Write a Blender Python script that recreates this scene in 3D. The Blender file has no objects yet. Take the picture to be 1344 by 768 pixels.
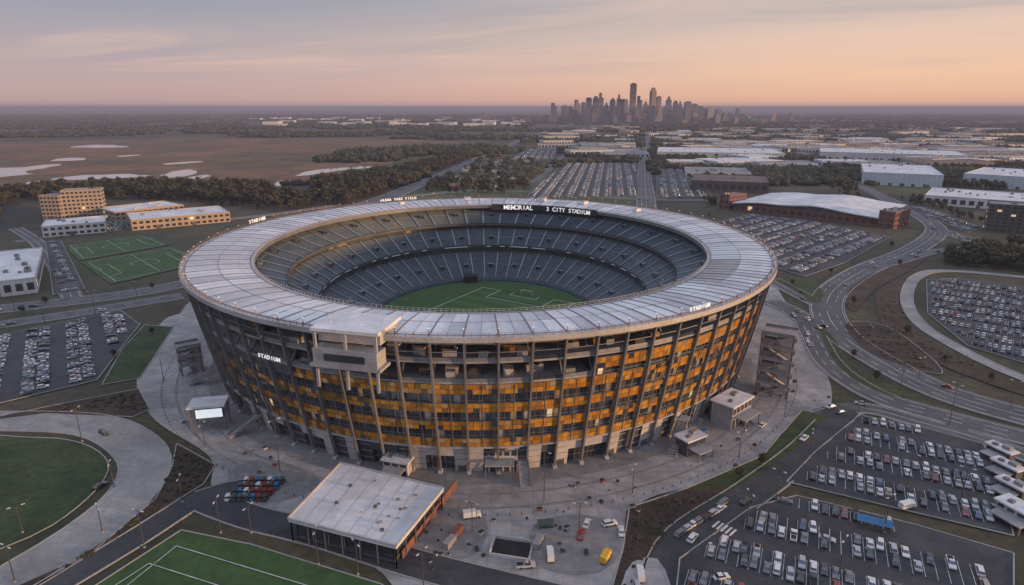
import bpy, bmesh, math, random
import numpy as np
from mathutils import Vector, noise
R = random.Random(11)
scene = bpy.context.scene
# ---------------------------------------------------------------- site survey
# Camera calibration: 22 mm lens, 107 m above ground. gp() unprojects a photo
# measurement onto a horizontal plane and returns true site metres.
F = 821.0; TH = math.atan(243 / F); S = math.sin(TH); C = math.cos(TH); H = 107.0
def gp(u, v, z=0.0):
    dx = (u - 672) / F; dy = (384 - v) / F
    t = (H - z) / (S - dy * C)
    return (dx * t, (C + dy * S) * t)
def G(lst, z=0.0): return [gp(u, v, z) for u, v in lst]

# ---------------------------------------------------------------- materials
def pmat(name, ca, cb=None, scale=0.05, rough=0.85, metal=0.0, grain=0.15, gscale=1.2,
         joints=None, jcol=0.7, emis=None, estr=0.0, coat=0.0, lo=0.38, hi=0.62, spec=0.5, stain=0.0, sscale=.012):
    m = bpy.data.materials.new(name); m.use_nodes = True
    nt = m.node_tree; N = nt.nodes; L = nt.links
    b = N['Principled BSDF']
    b.inputs['Roughness'].default_value = rough
    b.inputs['Metallic'].default_value = metal
    b.inputs['Specular IOR Level'].default_value = spec
    if coat: b.inputs['Coat Weight'].default_value = coat
    if cb is None: cb = tuple(c * 0.75 for c in ca)
    geo = N.new('ShaderNodeNewGeometry'); vec = geo.outputs['Position']
    n = N.new('ShaderNodeTexNoise'); n.inputs['Scale'].default_value = scale
    n.inputs['Detail'].default_value = 7; n.inputs['Roughness'].default_value = 0.6
    L.new(vec, n.inputs['Vector'])
    r = N.new('ShaderNodeValToRGB')
    r.color_ramp.elements[0].position = lo; r.color_ramp.elements[0].color = (*ca, 1)
    r.color_ramp.elements[1].position = hi; r.color_ramp.elements[1].color = (*cb, 1)
    L.new(n.outputs['Fac'], r.inputs['Fac'])
    col = r.outputs['Color']
    def mul(col, sc, det, amt, distort=0):
        g = N.new('ShaderNodeTexNoise'); g.inputs['Scale'].default_value = sc
        g.inputs['Detail'].default_value = det; g.inputs['Distortion'].default_value = distort; L.new(vec, g.inputs['Vector'])
        mr = N.new('ShaderNodeMapRange'); mr.inputs[1].default_value = 0.3; mr.inputs[2].default_value = 0.7
        mr.inputs[3].default_value = 1 - amt; mr.inputs[4].default_value = 1 + amt
        L.new(g.outputs['Fac'], mr.inputs[0])
        mx = N.new('ShaderNodeVectorMath'); mx.operation = 'SCALE'
        L.new(col, mx.inputs[0]); L.new(mr.outputs[0], mx.inputs['Scale']); return mx.outputs[0]
    if grain: col = mul(col, gscale, 4, grain)
    if stain: col = mul(col, sscale, 8, stain, 1.5)
    if joints:
        br = N.new('ShaderNodeTexBrick'); br.offset = 0.0
        br.inputs['Scale'].default_value = 1.0
        br.inputs['Brick Width'].default_value = joints; br.inputs['Row Height'].default_value = joints
        br.inputs['Mortar Size'].default_value = joints * 0.02
        br.inputs['Color1'].default_value = (1, 1, 1, 1); br.inputs['Color2'].default_value = (.86, .86, .86, 1)
        br.inputs['Mortar'].default_value = (jcol, jcol, jcol, 1)
        L.new(vec, br.inputs['Vector'])
        mx = N.new('ShaderNodeVectorMath'); mx.operation = 'MULTIPLY'
        L.new(col, mx.inputs[0]); L.new(br.outputs['Color'], mx.inputs[1]); col = mx.outputs[0]
    L.new(col, b.inputs['Base Color'])
    if emis:
        b.inputs['Emission Color'].default_value = (*emis, 1); b.inputs['Emission Strength'].default_value = estr
    return m

M = {}
M['asphalt'] = pmat('asphalt', (.030, .032, .037), (.050, .051, .056), .04, .8, grain=.18, gscale=.8, stain=.2, sscale=.08)
M['asphalt_road'] = pmat('asphalt_road', (.064, .066, .072), (.094, .094, .098), .05, .8, grain=.15, gscale=.5, stain=.15, sscale=.06)
M['concrete'] = pmat('plaza_concrete', (.36, .35, .345), (.24, .235, .232), .03, .8, grain=.14, gscale=.35, joints=6.0, jcol=.70, stain=.18, sscale=.07)
M['concrete2'] = pmat('paving_band', (.25, .24, .235), (.19, .185, .182), .05, .8, grain=.14, gscale=.5, joints=2.5, jcol=.75, stain=.12, sscale=.1)
M['concrete_road'] = pmat('concrete_road', (.31, .30, .29), (.22, .215, .21), .05, .8, grain=.12, gscale=.6, joints=5.0, jcol=.8, stain=.16, sscale=.05)
M['kerb'] = pmat('kerb_concrete', (.32, .31, .30), grain=.1)
M['paint'] = pmat('road_paint', (.62, .62, .60), (.36, .36, .35), .3, .7)
M['grass'] = pmat('lawn_grass', (.020, .040, .012), (.040, .060, .020), .06, .95, grain=.3, gscale=.6, stain=.2, sscale=.1)
M['turf'] = pmat('pitch_turf', (.026, .068, .014), (.040, .086, .021), .05, .9, grain=.2, gscale=.5, stain=.18, sscale=.1)
M['drygrass'] = pmat('dry_grass', (.036, .042, .020), (.065, .054, .032), .03, .95, grain=.3, gscale=.3, stain=.2, sscale=.01)
M['mulch'] = pmat('mulch_soil', (.036, .022, .016), (.060, .040, .028), .08, .95, grain=.35, gscale=.9)
M['wet'] = pmat('marsh_grass', (.175, .075, .036), (.066, .060, .028), .005, .95, grain=.3, gscale=.03, lo=.38, hi=.62, stain=.3, sscale=.0025)
M['field'] = pmat('farm_field', (.065, .085, .026), (.045, .055, .026), .006, .95, grain=.2, gscale=.03)
M['water'] = pmat('water', (.80, .80, .83), (.70, .71, .75), .01, .10, metal=.9, grain=.0)
M['white_roof'] = pmat('white_roof_membrane', (.68, .68, .69), (.54, .54, .55), .06, .7, grain=.08, gscale=.5, joints=9.0, jcol=.85, stain=.12, sscale=.08)
M['grey_roof'] = pmat('grey_roof', (.24, .24, .25), (.17, .17, .17), .05, .8, joints=8.0, jcol=.85, stain=.15, sscale=.05)
M['brown_roof'] = pmat('brown_roof', (.13, .095, .08), (.10, .078, .07), .3, .85)
M['wall_white'] = pmat('painted_wall', (.58, .57, .56), (.48, .47, .46), .05, .8)
M['wall_tan'] = pmat('tan_stucco', (.36, .28, .21), (.30, .24, .18), .05, .8)
M['wall_brick'] = pmat('red_brick', (.20, .08, .055), (.15, .065, .05), .2, .85)
M['wall_blue'] = pmat('blue_grey_cladding', (.46, .51, .56), (.40, .45, .50), .05, .6)
M['wall_dark'] = pmat('dark_cladding', (.10, .085, .08), (.075, .065, .06), .05, .7)
M['glass'] = pmat('window_glass', (.09, .105, .13), (.15, .17, .20), .25, .14, metal=.75, grain=0)
M['lit'] = pmat('lit_and_sunlit_window', (.5, .4, .25), emis=(1, .72, .4), estr=.6)  # emissive: lit rooms and fittings, plus painted sun glow in hotel panes
M['lit2'] = pmat('dim_window_and_sparkle', (.16, .11, .07), emis=(1, .55, .22), estr=.14)  # dim lit rooms, plus added sparkle among the gold panels
M['metal'] = pmat('galvanised_steel', (.28, .28, .29), (.21, .21, .22), .5, .5, metal=.5)
M['dark'] = pmat('dark_shade_and_trim', (.012, .012, .014), (.02, .02, .022), .2, .9)  # near-black: painted shade of openings, also plain dark parts
M['pole'] = pmat('pole_paint', (.09, .09, .095), rough=.5, metal=.3)
M['lamp'] = pmat('lamp_lens', (.6, .6, .58), rough=.3)
M['rimlamp'] = pmat('rim_lamp', (.6, .5, .4), emis=(1, .8, .6), estr=.6)
# stadium
M['col'] = pmat('column_steel', (.165, .16, .162), (.125, .12, .122), .2, .5, grain=.1)
M['gold1'] = pmat('gold_panel', (.62, .27, .03), (.48, .20, .025), .35, .38, metal=.35, grain=.3, gscale=2.2)
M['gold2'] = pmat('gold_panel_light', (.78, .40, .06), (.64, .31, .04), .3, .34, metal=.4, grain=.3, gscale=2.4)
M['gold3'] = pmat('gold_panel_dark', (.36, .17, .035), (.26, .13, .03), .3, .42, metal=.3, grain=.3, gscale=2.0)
M['bronze'] = pmat('bronze_ledge_left_shade', (.16, .10, .055), (.11, .08, .055), .3, .5, metal=.3, grain=.3, gscale=2.0)  # ledge tops; also paints the shaded left side of the facade
M['slab'] = pmat('concourse_slab', (.32, .315, .32), (.23, .225, .23), .1, .85)
M['wallc'] = pmat('concourse_wall', (.070, .072, .078), (.045, .047, .052), .12, .85)
M['precast'] = pmat('precast_panel', (.46, .43, .41), (.35, .33, .32), .15, .8)
M['rp1'] = pmat('roof_panel', (.56, .565, .60), (.48, .485, .52), .06, .45, grain=.08, gscale=.8, metal=.1, stain=.12, sscale=.05)
M['rp2'] = pmat('roof_panel_b', (.46, .47, .51), (.39, .40, .44), .06, .40, grain=.08, gscale=.8, metal=.1, stain=.14, sscale=.06)
M['rp3'] = pmat('roof_panel_c', (.66, .66, .68), (.58, .58, .60), .06, .48, grain=.08, gscale=.8, metal=.05, stain=.12, sscale=.05)
M['rp4'] = pmat('roof_panel_glazed', (.33, .31, .32), (.25, .24, .25), .1, .35, grain=.1, gscale=.8, metal=.1)
M['seam'] = pmat('roof_seam', (.15, .148, .155), rough=.6)
M['seam2'] = pmat('roof_seam_light', (.32, .32, .335), rough=.6)
M['rim'] = pmat('roof_rim', (.46, .44, .435), rough=.5, metal=.2)
M['redrail'] = pmat('rim_railing', (.28, .17, .13), rough=.6)
M['seat'] = pmat('stadium_seats', (.052, .080, .105), (.084, .108, .128), .08, .65, grain=.25, gscale=.9)
M['tread'] = pmat('terrace_concrete', (.155, .175, .19), (.11, .125, .14), .1, .8)
M['aisle'] = pmat('aisle_steps', (.23, .25, .27), rough=.8)
M['led'] = pmat('led_ribbon', (.3, .4, .5), emis=(.75, .85, 1), estr=.3)
M['ledblue'] = pmat('blue_board', (.02, .06, .13), (.04, .12, .22), .08, .5)
M['sign'] = pmat('sign_letters', (.8, .8, .8), emis=(1, .97, .92), estr=.5)
M['screen'] = pmat('video_screen', (.8, .8, .8), (.5, .55, .6), .4, emis=(.9, .95, 1), estr=.6)
M['signdark'] = pmat('sign_dark', (.03, .03, .035))
M['leafd'] = pmat('foliage_dark', (.016, .024, .012), (.030, .037, .018), .2, .95, grain=.35, gscale=1.0)
M['leafl'] = pmat('foliage_light', (.043, .047, .020), (.060, .046, .026), .15, .95, grain=.35, gscale=1.0)
M['bark'] = pmat('bark', (.06, .045, .035))
M['tire'] = pmat('tyre_rubber', (.015, .015, .015))
M['red'] = pmat('red_lamp', (.4, .02, .02), rough=.3)
M['yellow'] = pmat('yellow_paint', (.60, .36, .03), rough=.5)
M['blue'] = pmat('blue_paint', (.03, .14, .30), rough=.5)
M['tank'] = pmat('green_container', (.05, .09, .085), rough=.6)
PAINTS = {}
for nm, c in dict(white=(.62, .62, .62), silver=(.36, .37, .39), grey=(.14, .145, .15), black=(.02, .02, .022),
                  red=(.22, .03, .025), blue=(.04, .07, .16), beige=(.33, .29, .23)).items():
    PAINTS[nm] = pmat('car_paint_' + nm, c, c, 1, .35, grain=0, coat=.6)

# ---------------------------------------------------------------- mesh builder
class MB:
    def __init__(s): s.v = []; s.f = []; s.m = []; s.mats = []
    def mi(s, k):
        if k not in s.mats: s.mats.append(k)
        return s.mats.index(k)
    def add(s, vs, fs, m):
        o = len(s.v); s.v += [tuple(p) for p in vs]; i = s.mi(m)
        for f in fs: s.f.append(tuple(x + o for x in f)); s.m.append(i)
    def quad(s, a, b, c, d, m): s.add([a, b, c, d], [(0, 1, 2, 3)], m)
    def box(s, cx, cy, cz, sx, sy, sz, rot=0, m='metal', tx=1, ty=1):
        c, n = math.cos(rot), math.sin(rot); vs = []
        for z, kx, ky in ((-.5, 1, 1), (.5, tx, ty)):
            for x, y in ((-.5, -.5), (.5, -.5), (.5, .5), (-.5, .5)):
                X = x * sx * kx; Y = y * sy * ky
                vs.append((cx + X * c - Y * n, cy + X * n + Y * c, cz + z * sz))
        s.add(vs, [(3, 2, 1, 0), (4, 5, 6, 7), (0, 1, 5, 4), (1, 2, 6, 5), (2, 3, 7, 6), (3, 0, 4, 7)], m)
    def beam(s, p0, p1, w, h, m, side=None):
        p0 = Vector(p0); p1 = Vector(p1); d = (p1 - p0).normalized()
        sd = Vector(side) if side is not None else d.cross(Vector((0, 0, 1)))
        if sd.length < 1e-4: sd = Vector((1, 0, 0))
        sd.normalize(); up = sd.cross(d).normalized()
        vs = []
        for p in (p0, p1):
            for a, b in ((-1, -1), (1, -1), (1, 1), (-1, 1)):
                vs.append(p + sd * (a * w / 2) + up * (b * h / 2))
        s.add(vs, [(0, 1, 2, 3), (7, 6, 5, 4), (0, 4, 5, 1), (1, 5, 6, 2), (2, 6, 7, 3), (3, 7, 4, 0)], m)
    def cyl(s, cx, cy, z0, z1, r0, r1, n, m, axis='z'):
        vs = []
        for z, r in ((z0, r0), (z1, r1)):
            for i in range(n):
                a = 2 * math.pi * i / n
                if axis == 'z': vs.append((cx + r * math.cos(a), cy + r * math.sin(a), z))
                else: vs.append((cx + r * math.cos(a), z, cy + r * math.sin(a)))
        fs = [(i, (i + 1) % n, n + (i + 1) % n, n + i) for i in range(n)]
        fs += [tuple(range(n - 1, -1, -1)), tuple(range(n, 2 * n))]
        s.add(vs, fs, m)
    def mesh(s, name):
        me = bpy.data.meshes.new(name); me.from_pydata(s.v, [], s.f)
        for k in s.mats: me.materials.append(M[k] if isinstance(k, str) else k)
        me.polygons.foreach_set('material_index', s.m); me.update(); return me
    def obj(s, name, parent=None, loc=None, rot=0):
        o = bpy.data.objects.new(name, s.mesh(name)); scene.collection.objects.link(o)
        if loc: o.location = loc
        if rot: o.rotation_euler[2] = rot
        if parent: o.parent = parent
        return o
    def tris(s):
        T = []; K = []
        for f, m in zip(s.f, s.m):
            for i in range(1, len(f) - 1): T.append((f[0], f[i], f[i + 1])); K.append(m)
        return np.array(s.v, dtype=np.float64), np.array(T), np.array(K), [M[k] if isinstance(k, str) else k for k in s.mats]
def merged(name, protos, inst):
    """one mesh holding many instances; inst = (proto index, x, y, z, rot, sx, sz)"""
    V = []; T = []; K = []; mats = []; off = 0
    pm = []
    for p in protos:
        idx = []
        for mm in p[3]:
            if mm not in mats: mats.append(mm)
            idx.append(mats.index(mm))
        pm.append(np.array(idx))
    for (k, x, y, z, r, sx, sz) in inst:
        v, t, mi, _ = protos[k]; c, n = math.cos(r), math.sin(r)
        w = np.empty_like(v)
        w[:, 0] = (v[:, 0] * c - v[:, 1] * n) * sx + x; w[:, 1] = (v[:, 0] * n + v[:, 1] * c) * sx + y; w[:, 2] = v[:, 2] * sz + z
        V.append(w); T.append(t + off); K.append(pm[k][mi]); off += len(v)
    if not V: return
    V = np.concatenate(V); T = np.concatenate(T); K = np.concatenate(K)
    me = bpy.data.meshes.new(name)
    me.vertices.add(len(V)); me.vertices.foreach_set('co', V.ravel())
    me.loops.add(len(T) * 3); me.loops.foreach_set('vertex_index', T.ravel().astype(np.int32))
    me.polygons.add(len(T)); me.polygons.foreach_set('loop_start', np.arange(0, len(T) * 3, 3, dtype=np.int32))
    me.polygons.foreach_set('material_index', K.astype(np.int32))
    for mm in mats: me.materials.append(mm)
    me.update(calc_edges=True)
    o = bpy.data.objects.new(name, me); scene.collection.objects.link(o); return o

def pip(x, y, P):
    r = False; j = len(P) - 1
    for i in range(len(P)):
        xi, yi = P[i][0], P[i][1]; xj, yj = P[j][0], P[j][1]
        if (yi > y) != (yj > y) and x < (xj - xi) * (y - yi) / (yj - yi) + xi: r = not r
        j = i
    return r
def catmull(P, closed=False, step=5.0):
    P = [Vector((p[0], p[1])) for p in P]; n = len(P); out = []
    rng = range(n) if closed else range(n - 1)
    for i in rng:
        if closed: a, b, c, d = P[(i - 1) % n], P[i], P[(i + 1) % n], P[(i + 2) % n]
        else: a, b, c, d = P[max(i - 1, 0)], P[i], P[i + 1], P[min(i + 2, n - 1)]
        k = max(2, min(60, int((c - b).length / step)))
        for q in range(k):
            t = q / k
            out.append(0.5 * ((2 * b) + (c - a) * t + (2 * a - 5 * b + 4 * c - d) * t * t + (3 * b - a - 3 * c + d) * t ** 3))
    if not closed: out.append(P[-1])
    return out

ROADS = []; LOTS = []; CLEAR = []
_zc = [0]
def zlayer(base):
    _zc[0] += 1; return base + _zc[0] * 0.005
def road(name, px, w, mat='asphalt_road', step=5, marks=True, kerb=True, lanes=2, world=False, base=.12):
    P = catmull(px if world else G(px), step=step)
    ROADS.append(dict(name=name, P=P, w=w, mat=mat, z=zlayer(base), marks=marks, kerb=kerb, lanes=lanes,
                      A=np.array([(p.x, p.y) for p in P])))
def near_other(x, y, me, slack=0.0):
    for r in ROADS:
        if r is me: continue
        d = ((r['A'] - (x, y)) ** 2).sum(1).min()
        if d < (r['w'] / 2 + slack) ** 2: return True
    for q in LOTS:
        if q is not me and q['bb'][0] < x < q['bb'][2] and q['bb'][1] < y < q['bb'][3] and pip(x, y, q['P']): return True
    return False
def build_road(r):
    P = r['P']; n = len(P); Nrm = []
    for i in range(n):
        d = (P[min(i + 1, n - 1)] - P[max(i - 1, 0)]).normalized(); Nrm.append(Vector((-d.y, d.x)))
    mb = MB(); h = r['w'] / 2; z = r['z']
    vs = []
    for p, q in zip(P, Nrm): vs += [(p.x - q.x * h, p.y - q.y * h, z), (p.x + q.x * h, p.y + q.y * h, z)]
    mb.add(vs, [(2 * i, 2 * i + 2, 2 * i + 3, 2 * i + 1) for i in range(n - 1)], r['mat'])
    mb.obj(r['name'])
    kb = MB(); mk = MB()
    for i in range(n - 1):
        a, b, na, nb = P[i], P[i + 1], Nrm[i], Nrm[i + 1]
        far = a.length > 900
        mid = (a + b) / 2; nm = (na + nb) / 2
        for sgn in (-1, 1):
            e = mid + nm * (sgn * h)
            if near_other(e.x, e.y, r, .3): continue
            if r['kerb'] and not far:
                o0, o1 = h, h + .4; zt = z + .12
                A0 = a + na * sgn * o0; A1 = a + na * sgn * o1; B0 = b + nb * sgn * o0; B1 = b + nb * sgn * o1
                kb.quad((A0.x, A0.y, zt), (B0.x, B0.y, zt), (B1.x, B1.y, zt), (A1.x, A1.y, zt), 'kerb')
                kb.quad((A0.x, A0.y, z - .1), (B0.x, B0.y, z - .1), (B0.x, B0.y, zt), (A0.x, A0.y, zt), 'kerb')
                kb.quad((A1.x, A1.y, z - .2), (B1.x, B1.y, z - .2), (B1.x, B1.y, zt), (A1.x, A1.y, zt), 'kerb')
            if r['marks']:
                o0, o1 = h - .9, h - .65
                A0 = a + na * sgn * o0; A1 = a + na * sgn * o1; B0 = b + nb * sgn * o0; B1 = b + nb * sgn * o1
                mk.quad((A0.x, A0.y, z + .012), (B0.x, B0.y, z + .012), (B1.x, B1.y, z + .012), (A1.x, A1.y, z + .012), 'paint')
        if r['marks'] and not near_other(mid.x, mid.y, r, .5):
            for k in range(1, r['lanes']):
                off = -h + 2 * h * k / r['lanes']
                if i % 2 and k * 2 != r['lanes']: continue
                A0 = a + na * (off - .13); A1 = a + na * (off + .13); B0 = b + nb * (off - .13); B1 = b + nb * (off + .13)
                mk.quad((A0.x, A0.y, z + .012), (B0.x, B0.y, z + .012), (B1.x, B1.y, z + .012), (A1.x, A1.y, z + .012), 'paint')
    if kb.v: kb.obj('road_kerb')
    if mk.v: mk.obj('road_markings')
def sheet(name, px, mat, z, smooth=False, world=False, clear=False, kerb=False, rag=0):
    P = px if world else G(px)
    if smooth: P = [(p.x, p.y) for p in catmull(P, True, 4.0 if not rag else 14.0)]
    if rag: P = [(p[0] + rag * noise.noise(Vector((p[0] / 45, p[1] / 60, 1.5))) + .5 * rag * noise.noise(Vector((p[0] / 12, p[1] / 20, 4))), p[1] + rag * 1.6 * noise.noise(Vector((p[0] / 40, p[1] / 40, 9)))) for p in P]
    z = zlayer(z)
    mb = MB(); mb.add([(p[0], p[1], z) for p in P], [tuple(range(len(P)))], mat); mb.obj(name)
    if clear: CLEAR.append(P)
    if kerb:
        kb = MB()
        for i in range(len(P)):
            a, b = P[i], P[(i + 1) % len(P)]
            L = math.hypot(b[0] - a[0], b[1] - a[1]); k = max(1, int(L / 6))
            for q in range(k):
                A = (a[0] + (b[0] - a[0]) * q / k, a[1] + (b[1] - a[1]) * q / k); B = (a[0] + (b[0] - a[0]) * (q + 1) / k, a[1] + (b[1] - a[1]) * (q + 1) / k)
                if near_other((A[0] + B[0]) / 2, (A[1] + B[1]) / 2, None, .2): continue
                kb.beam((A[0], A[1], z + .05), (B[0], B[1], z + .05), .35, .18, 'kerb')
        if kb.v: kb.obj('lawn_kerb')
    return P

# ---------------------------------------------------------------- camera
cam = bpy.data.objects.new('camera', bpy.data.cameras.new('camera')); scene.collection.objects.link(cam)
cam.location = (0, 0, H); cam.rotation_euler = (math.pi / 2 - TH, 0, 0)
cam.data.lens = F / 1344 * 36; cam.data.sensor_width = 36; cam.data.clip_end = 200000; cam.data.clip_start = 1
scene.camera = cam

# ---------------------------------------------------------------- world
SUN_EL = math.radians(5.0); SUN_AZ = math.radians(-20)   # azimuth measured from +X
w = bpy.data.worlds.new('World'); scene.world = w; w.use_nodes = True
nt = w.node_tree; N = nt.nodes; L = nt.links; N.clear()
out = N.new('ShaderNodeOutputWorld'); tc = N.new('ShaderNodeTexCoord'); sep = N.new('ShaderNodeSeparateXYZ')
L.new(tc.outputs['Generated'], sep.inputs[0])
def math_(op, a, b=None):
    n = N.new('ShaderNodeMath'); n.operation = op
    for i, x in enumerate((a, b)):
        if x is None: continue
        if isinstance(x, (int, float)): n.inputs[i].default_value = x
        else: L.new(x, n.inputs[i])
    return n.outputs[0]
zz = math_('MAXIMUM', sep.outputs['Z'], 0.0); fac = math_('POWER', zz, 0.5)
def ramp(items):
    r = N.new('ShaderNodeValToRGB'); cr = r.color_ramp
    cr.elements[0].position = items[0][0]; cr.elements[0].color = (*items[0][1], 1)
    cr.elements[1].position = items[-1][0]; cr.elements[1].color = (*items[-1][1], 1)
    for p, c in items[1:-1]:
        e = cr.elements.new(p); e.color = (*c, 1)
    L.new(fac, r.inputs['Fac']); return r.outputs['Color']
ZEN = (.62, .80, 1.12)
left = ramp([(0, (.50, .34, .36)), (.11, (.54, .37, .37)), (.22, (.49, .365, .39)), (.31, (.385, .345, .40)), (.38, (.275, .305, .385)), (.6, (.48, .57, .75)), (1, ZEN)])
right = ramp([(0, (.80, .44, .33)), (.11, (.87, .49, .33)), (.22, (.88, .56, .39)), (.31, (.78, .56, .45)), (.38, (.56, .475, .46)), (.6, (.58, .62, .75)), (1, ZEN)])
back = ramp([(0, (.34, .36, .46)), (.22, (.40, .42, .54)), (.45, (.46, .54, .72)), (1, ZEN)])
mr = N.new('ShaderNodeMapRange'); mr.interpolation_type = 'SMOOTHSTEP'
mr.inputs[1].default_value = -.65; mr.inputs[2].default_value = .6; L.new(sep.outputs['X'], mr.inputs[0])
mix = N.new('ShaderNodeMix'); mix.data_type = 'RGBA'; L.new(mr.outputs[0], mix.inputs[0]); L.new(left, mix.inputs[6]); L.new(right, mix.inputs[7])
mb_ = N.new('ShaderNodeMapRange'); mb_.interpolation_type = 'SMOOTHSTEP'; mb_.inputs[1].default_value = .35; mb_.inputs[2].default_value = -.5
# the sky behind the camera is the cool side, except towards the sun in the east
L.new(math_('ADD', sep.outputs['Y'], math_('MULTIPLY', sep.outputs['X'], .55)), mb_.inputs[0])
mixb = N.new('ShaderNodeMix'); mixb.data_type = 'RGBA'; L.new(mb_.outputs[0], mixb.inputs[0]); L.new(mix.outputs[2], mixb.inputs[6]); L.new(back, mixb.inputs[7])
front = N.new('ShaderNodeMapRange'); front.interpolation_type = 'SMOOTHSTEP'; front.inputs[1].default_value = .2; front.inputs[2].default_value = .5; L.new(sep.outputs['Y'], front.inputs[0])
mixc = N.new('ShaderNodeMix'); mixc.data_type = 'RGBA'; L.new(front.outputs[0], mixc.inputs[0]); L.new(mixb.outputs[2], mixc.inputs[6]); L.new(mix.outputs[2], mixc.inputs[7])
den = math_('ADD', zz, .06)
px_ = math_('DIVIDE', sep.outputs['X'], den); py_ = math_('DIVIDE', sep.outputs['Y'], den)
def cloud(ax, ay, sk, off, lo, hi, amt, col, base):
    cmb = N.new('ShaderNodeCombineXYZ'); L.new(math_('MULTIPLY', px_, ax), cmb.inputs[0]); L.new(math_('ADD', math_('MULTIPLY', py_, ay), math_('MULTIPLY', px_, sk)), cmb.inputs[1]); cmb.inputs[2].default_value = off
    nz = N.new('ShaderNodeTexNoise'); nz.inputs['Scale'].default_value = 1.0; nz.inputs['Detail'].default_value = 8; nz.inputs['Roughness'].default_value = .58
    nz.inputs['Distortion'].default_value = .7
    L.new(cmb.outputs[0], nz.inputs['Vector'])
    cm = N.new('ShaderNodeMapRange'); cm.interpolation_type = 'SMOOTHSTEP'; cm.inputs[1].default_value = lo; cm.inputs[2].default_value = hi; cm.inputs[4].default_value = amt
    L.new(nz.outputs['Fac'], cm.inputs[0])
    hm = N.new('ShaderNodeMapRange'); hm.inputs[1].default_value = .02; hm.inputs[2].default_value = .085; L.new(zz, hm.inputs[0])
    m2 = N.new('ShaderNodeMix'); m2.data_type = 'RGBA'; L.new(math_('MULTIPLY', cm.outputs[0], hm.outputs[0]), m2.inputs[0])
    L.new(base, m2.inputs[6]); m2.inputs[7].default_value = (*col, 1); return m2.outputs[2]
c1 = cloud(.20, .50, .14, 0, .44, .68, .45, (.34, .33, .39), mixc.outputs[2])
c2 = cloud(.22, .62, .20, 3.7, .46, .70, .6, (.82, .55, .45), c1)
bg = N.new('ShaderNodeBackground'); L.new(c2, bg.inputs[0]); bg.inputs[1].default_value = 1.0
sky = N.new('ShaderNodeTexSky'); sky.sky_type = 'NISHITA'; sky.sun_disc = False
sky.sun_elevation = SUN_EL; sky.sun_rotation = math.pi / 2 - SUN_AZ
bg2 = N.new('ShaderNodeBackground'); L.new(sky.outputs[0], bg2.inputs[0]); bg2.inputs[1].default_value = .012
ad = N.new('ShaderNodeAddShader'); L.new(bg.outputs[0], ad.inputs[0]); L.new(bg2.outputs[0], ad.inputs[1]); L.new(ad.outputs[0], out.inputs[0])
sd = bpy.data.lights.new('sun', 'SUN'); sd.energy = 5.0; sd.angle = math.radians(1.5); sd.color = (1, .58, .28)
so = bpy.data.objects.new('sun', sd); scene.collection.objects.link(so)
dirv = Vector((math.cos(SUN_AZ) * math.cos(SUN_EL), math.sin(SUN_AZ) * math.cos(SUN_EL), math.sin(SUN_EL)))
so.rotation_euler = dirv.to_track_quat('Z', 'Y').to_euler()

# atmospheric haze: absorbing layer, its emission standing in for light scattered by the air
hz = bpy.data.materials.new('haze'); hz.use_nodes = True; n2 = hz.node_tree; n2.nodes.clear()
ho = n2.nodes.new('ShaderNodeOutputMaterial'); ab = n2.nodes.new('ShaderNodeVolumeAbsorption'); em = n2.nodes.new('ShaderNodeEmission'); ads = n2.nodes.new('ShaderNodeAddShader')
SIG = 1 / 10000
ab.inputs['Color'].default_value = (0, 0, 0, 1); ab.inputs['Density'].default_value = SIG
em.inputs['Color'].default_value = (.245, .205, .255, 1); em.inputs['Strength'].default_value = SIG
n2.links.new(ab.outputs[0], ads.inputs[0]); n2.links.new(em.outputs[0], ads.inputs[1]); n2.links.new(ads.outputs[0], ho.inputs['Volume'])
hb = MB(); hb.box(0, 30000, 65, 90000, 70000, 140); hb.mats = ['metal']; o = hb.obj('sky_haze'); o.data.materials[0] = hz

# ---------------------------------------------------------------- ground
gm = pmat('ground_plain', (.018, .022, .015), (.062, .054, .034), .0035, .95, grain=.35, gscale=.02, lo=.42, hi=.62)
gb = MB(); gb.mats = []; gb.add([(-45000, -3000, 0), (45000, -3000, 0), (45000, 64000, 0), (-45000, 64000, 0)], [(0, 1, 2, 3)], 'grass')
o = gb.obj('ground'); o.data.materials[0] = gm
sheet('site_grass', [(-500, 330), (300, 290), (1000, 262), (1344, 265), (1900, 300), (1900, 900), (-900, 900), (-900, 500)], 'drygrass', .01)
wetP = sheet('marsh', [(-300, 205), (-300, 190), (130, 184), (300, 181), (480, 181), (600, 186), (665, 192), (600, 202), (560, 214), (470, 232), (400, 243), (300, 243), (150, 246), (0, 256), (-300, 262)], 'wet', .03, clear=True)
for q in [[(-60, 222), (20, 220), (50, 217), (84, 215), (70, 219), (40, 224), (36, 229), (10, 231), (-60, 236)], [(92, 193), (130, 190), (172, 193), (120, 194)], [(66, 235), (110, 230), (160, 229), (200, 231), (160, 234), (90, 236)],
          [(70, 209), (105, 207), (110, 210), (75, 211)], [(210, 230), (240, 223), (258, 225), (250, 230), (225, 233)], [(388, 230), (420, 223), (478, 218), (485, 220), (440, 224), (405, 230)],
          [(355, 241), (380, 236), (386, 238), (364, 244)], [(368, 258), (400, 256), (430, 258), (400, 262), (372, 261)], [(215, 215), (260, 212), (262, 213), (222, 216)], [(30, 240), (48, 238), (52, 240), (36, 242)],
          [(1230, 191), (1300, 189), (1400, 192), (1400, 195), (1270, 194)], [(250, 233), (275, 229), (280, 231), (262, 235)], [(150, 205), (180, 203), (182, 204), (155, 206)]]:
    sheet('pond', q, 'water', .08, smooth=True, clear=True, rag=11)
sheet('farm_field', [(480, 222), (545, 206), (600, 200), (590, 212), (560, 224), (520, 232)], 'field', .05, clear=False)
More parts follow.
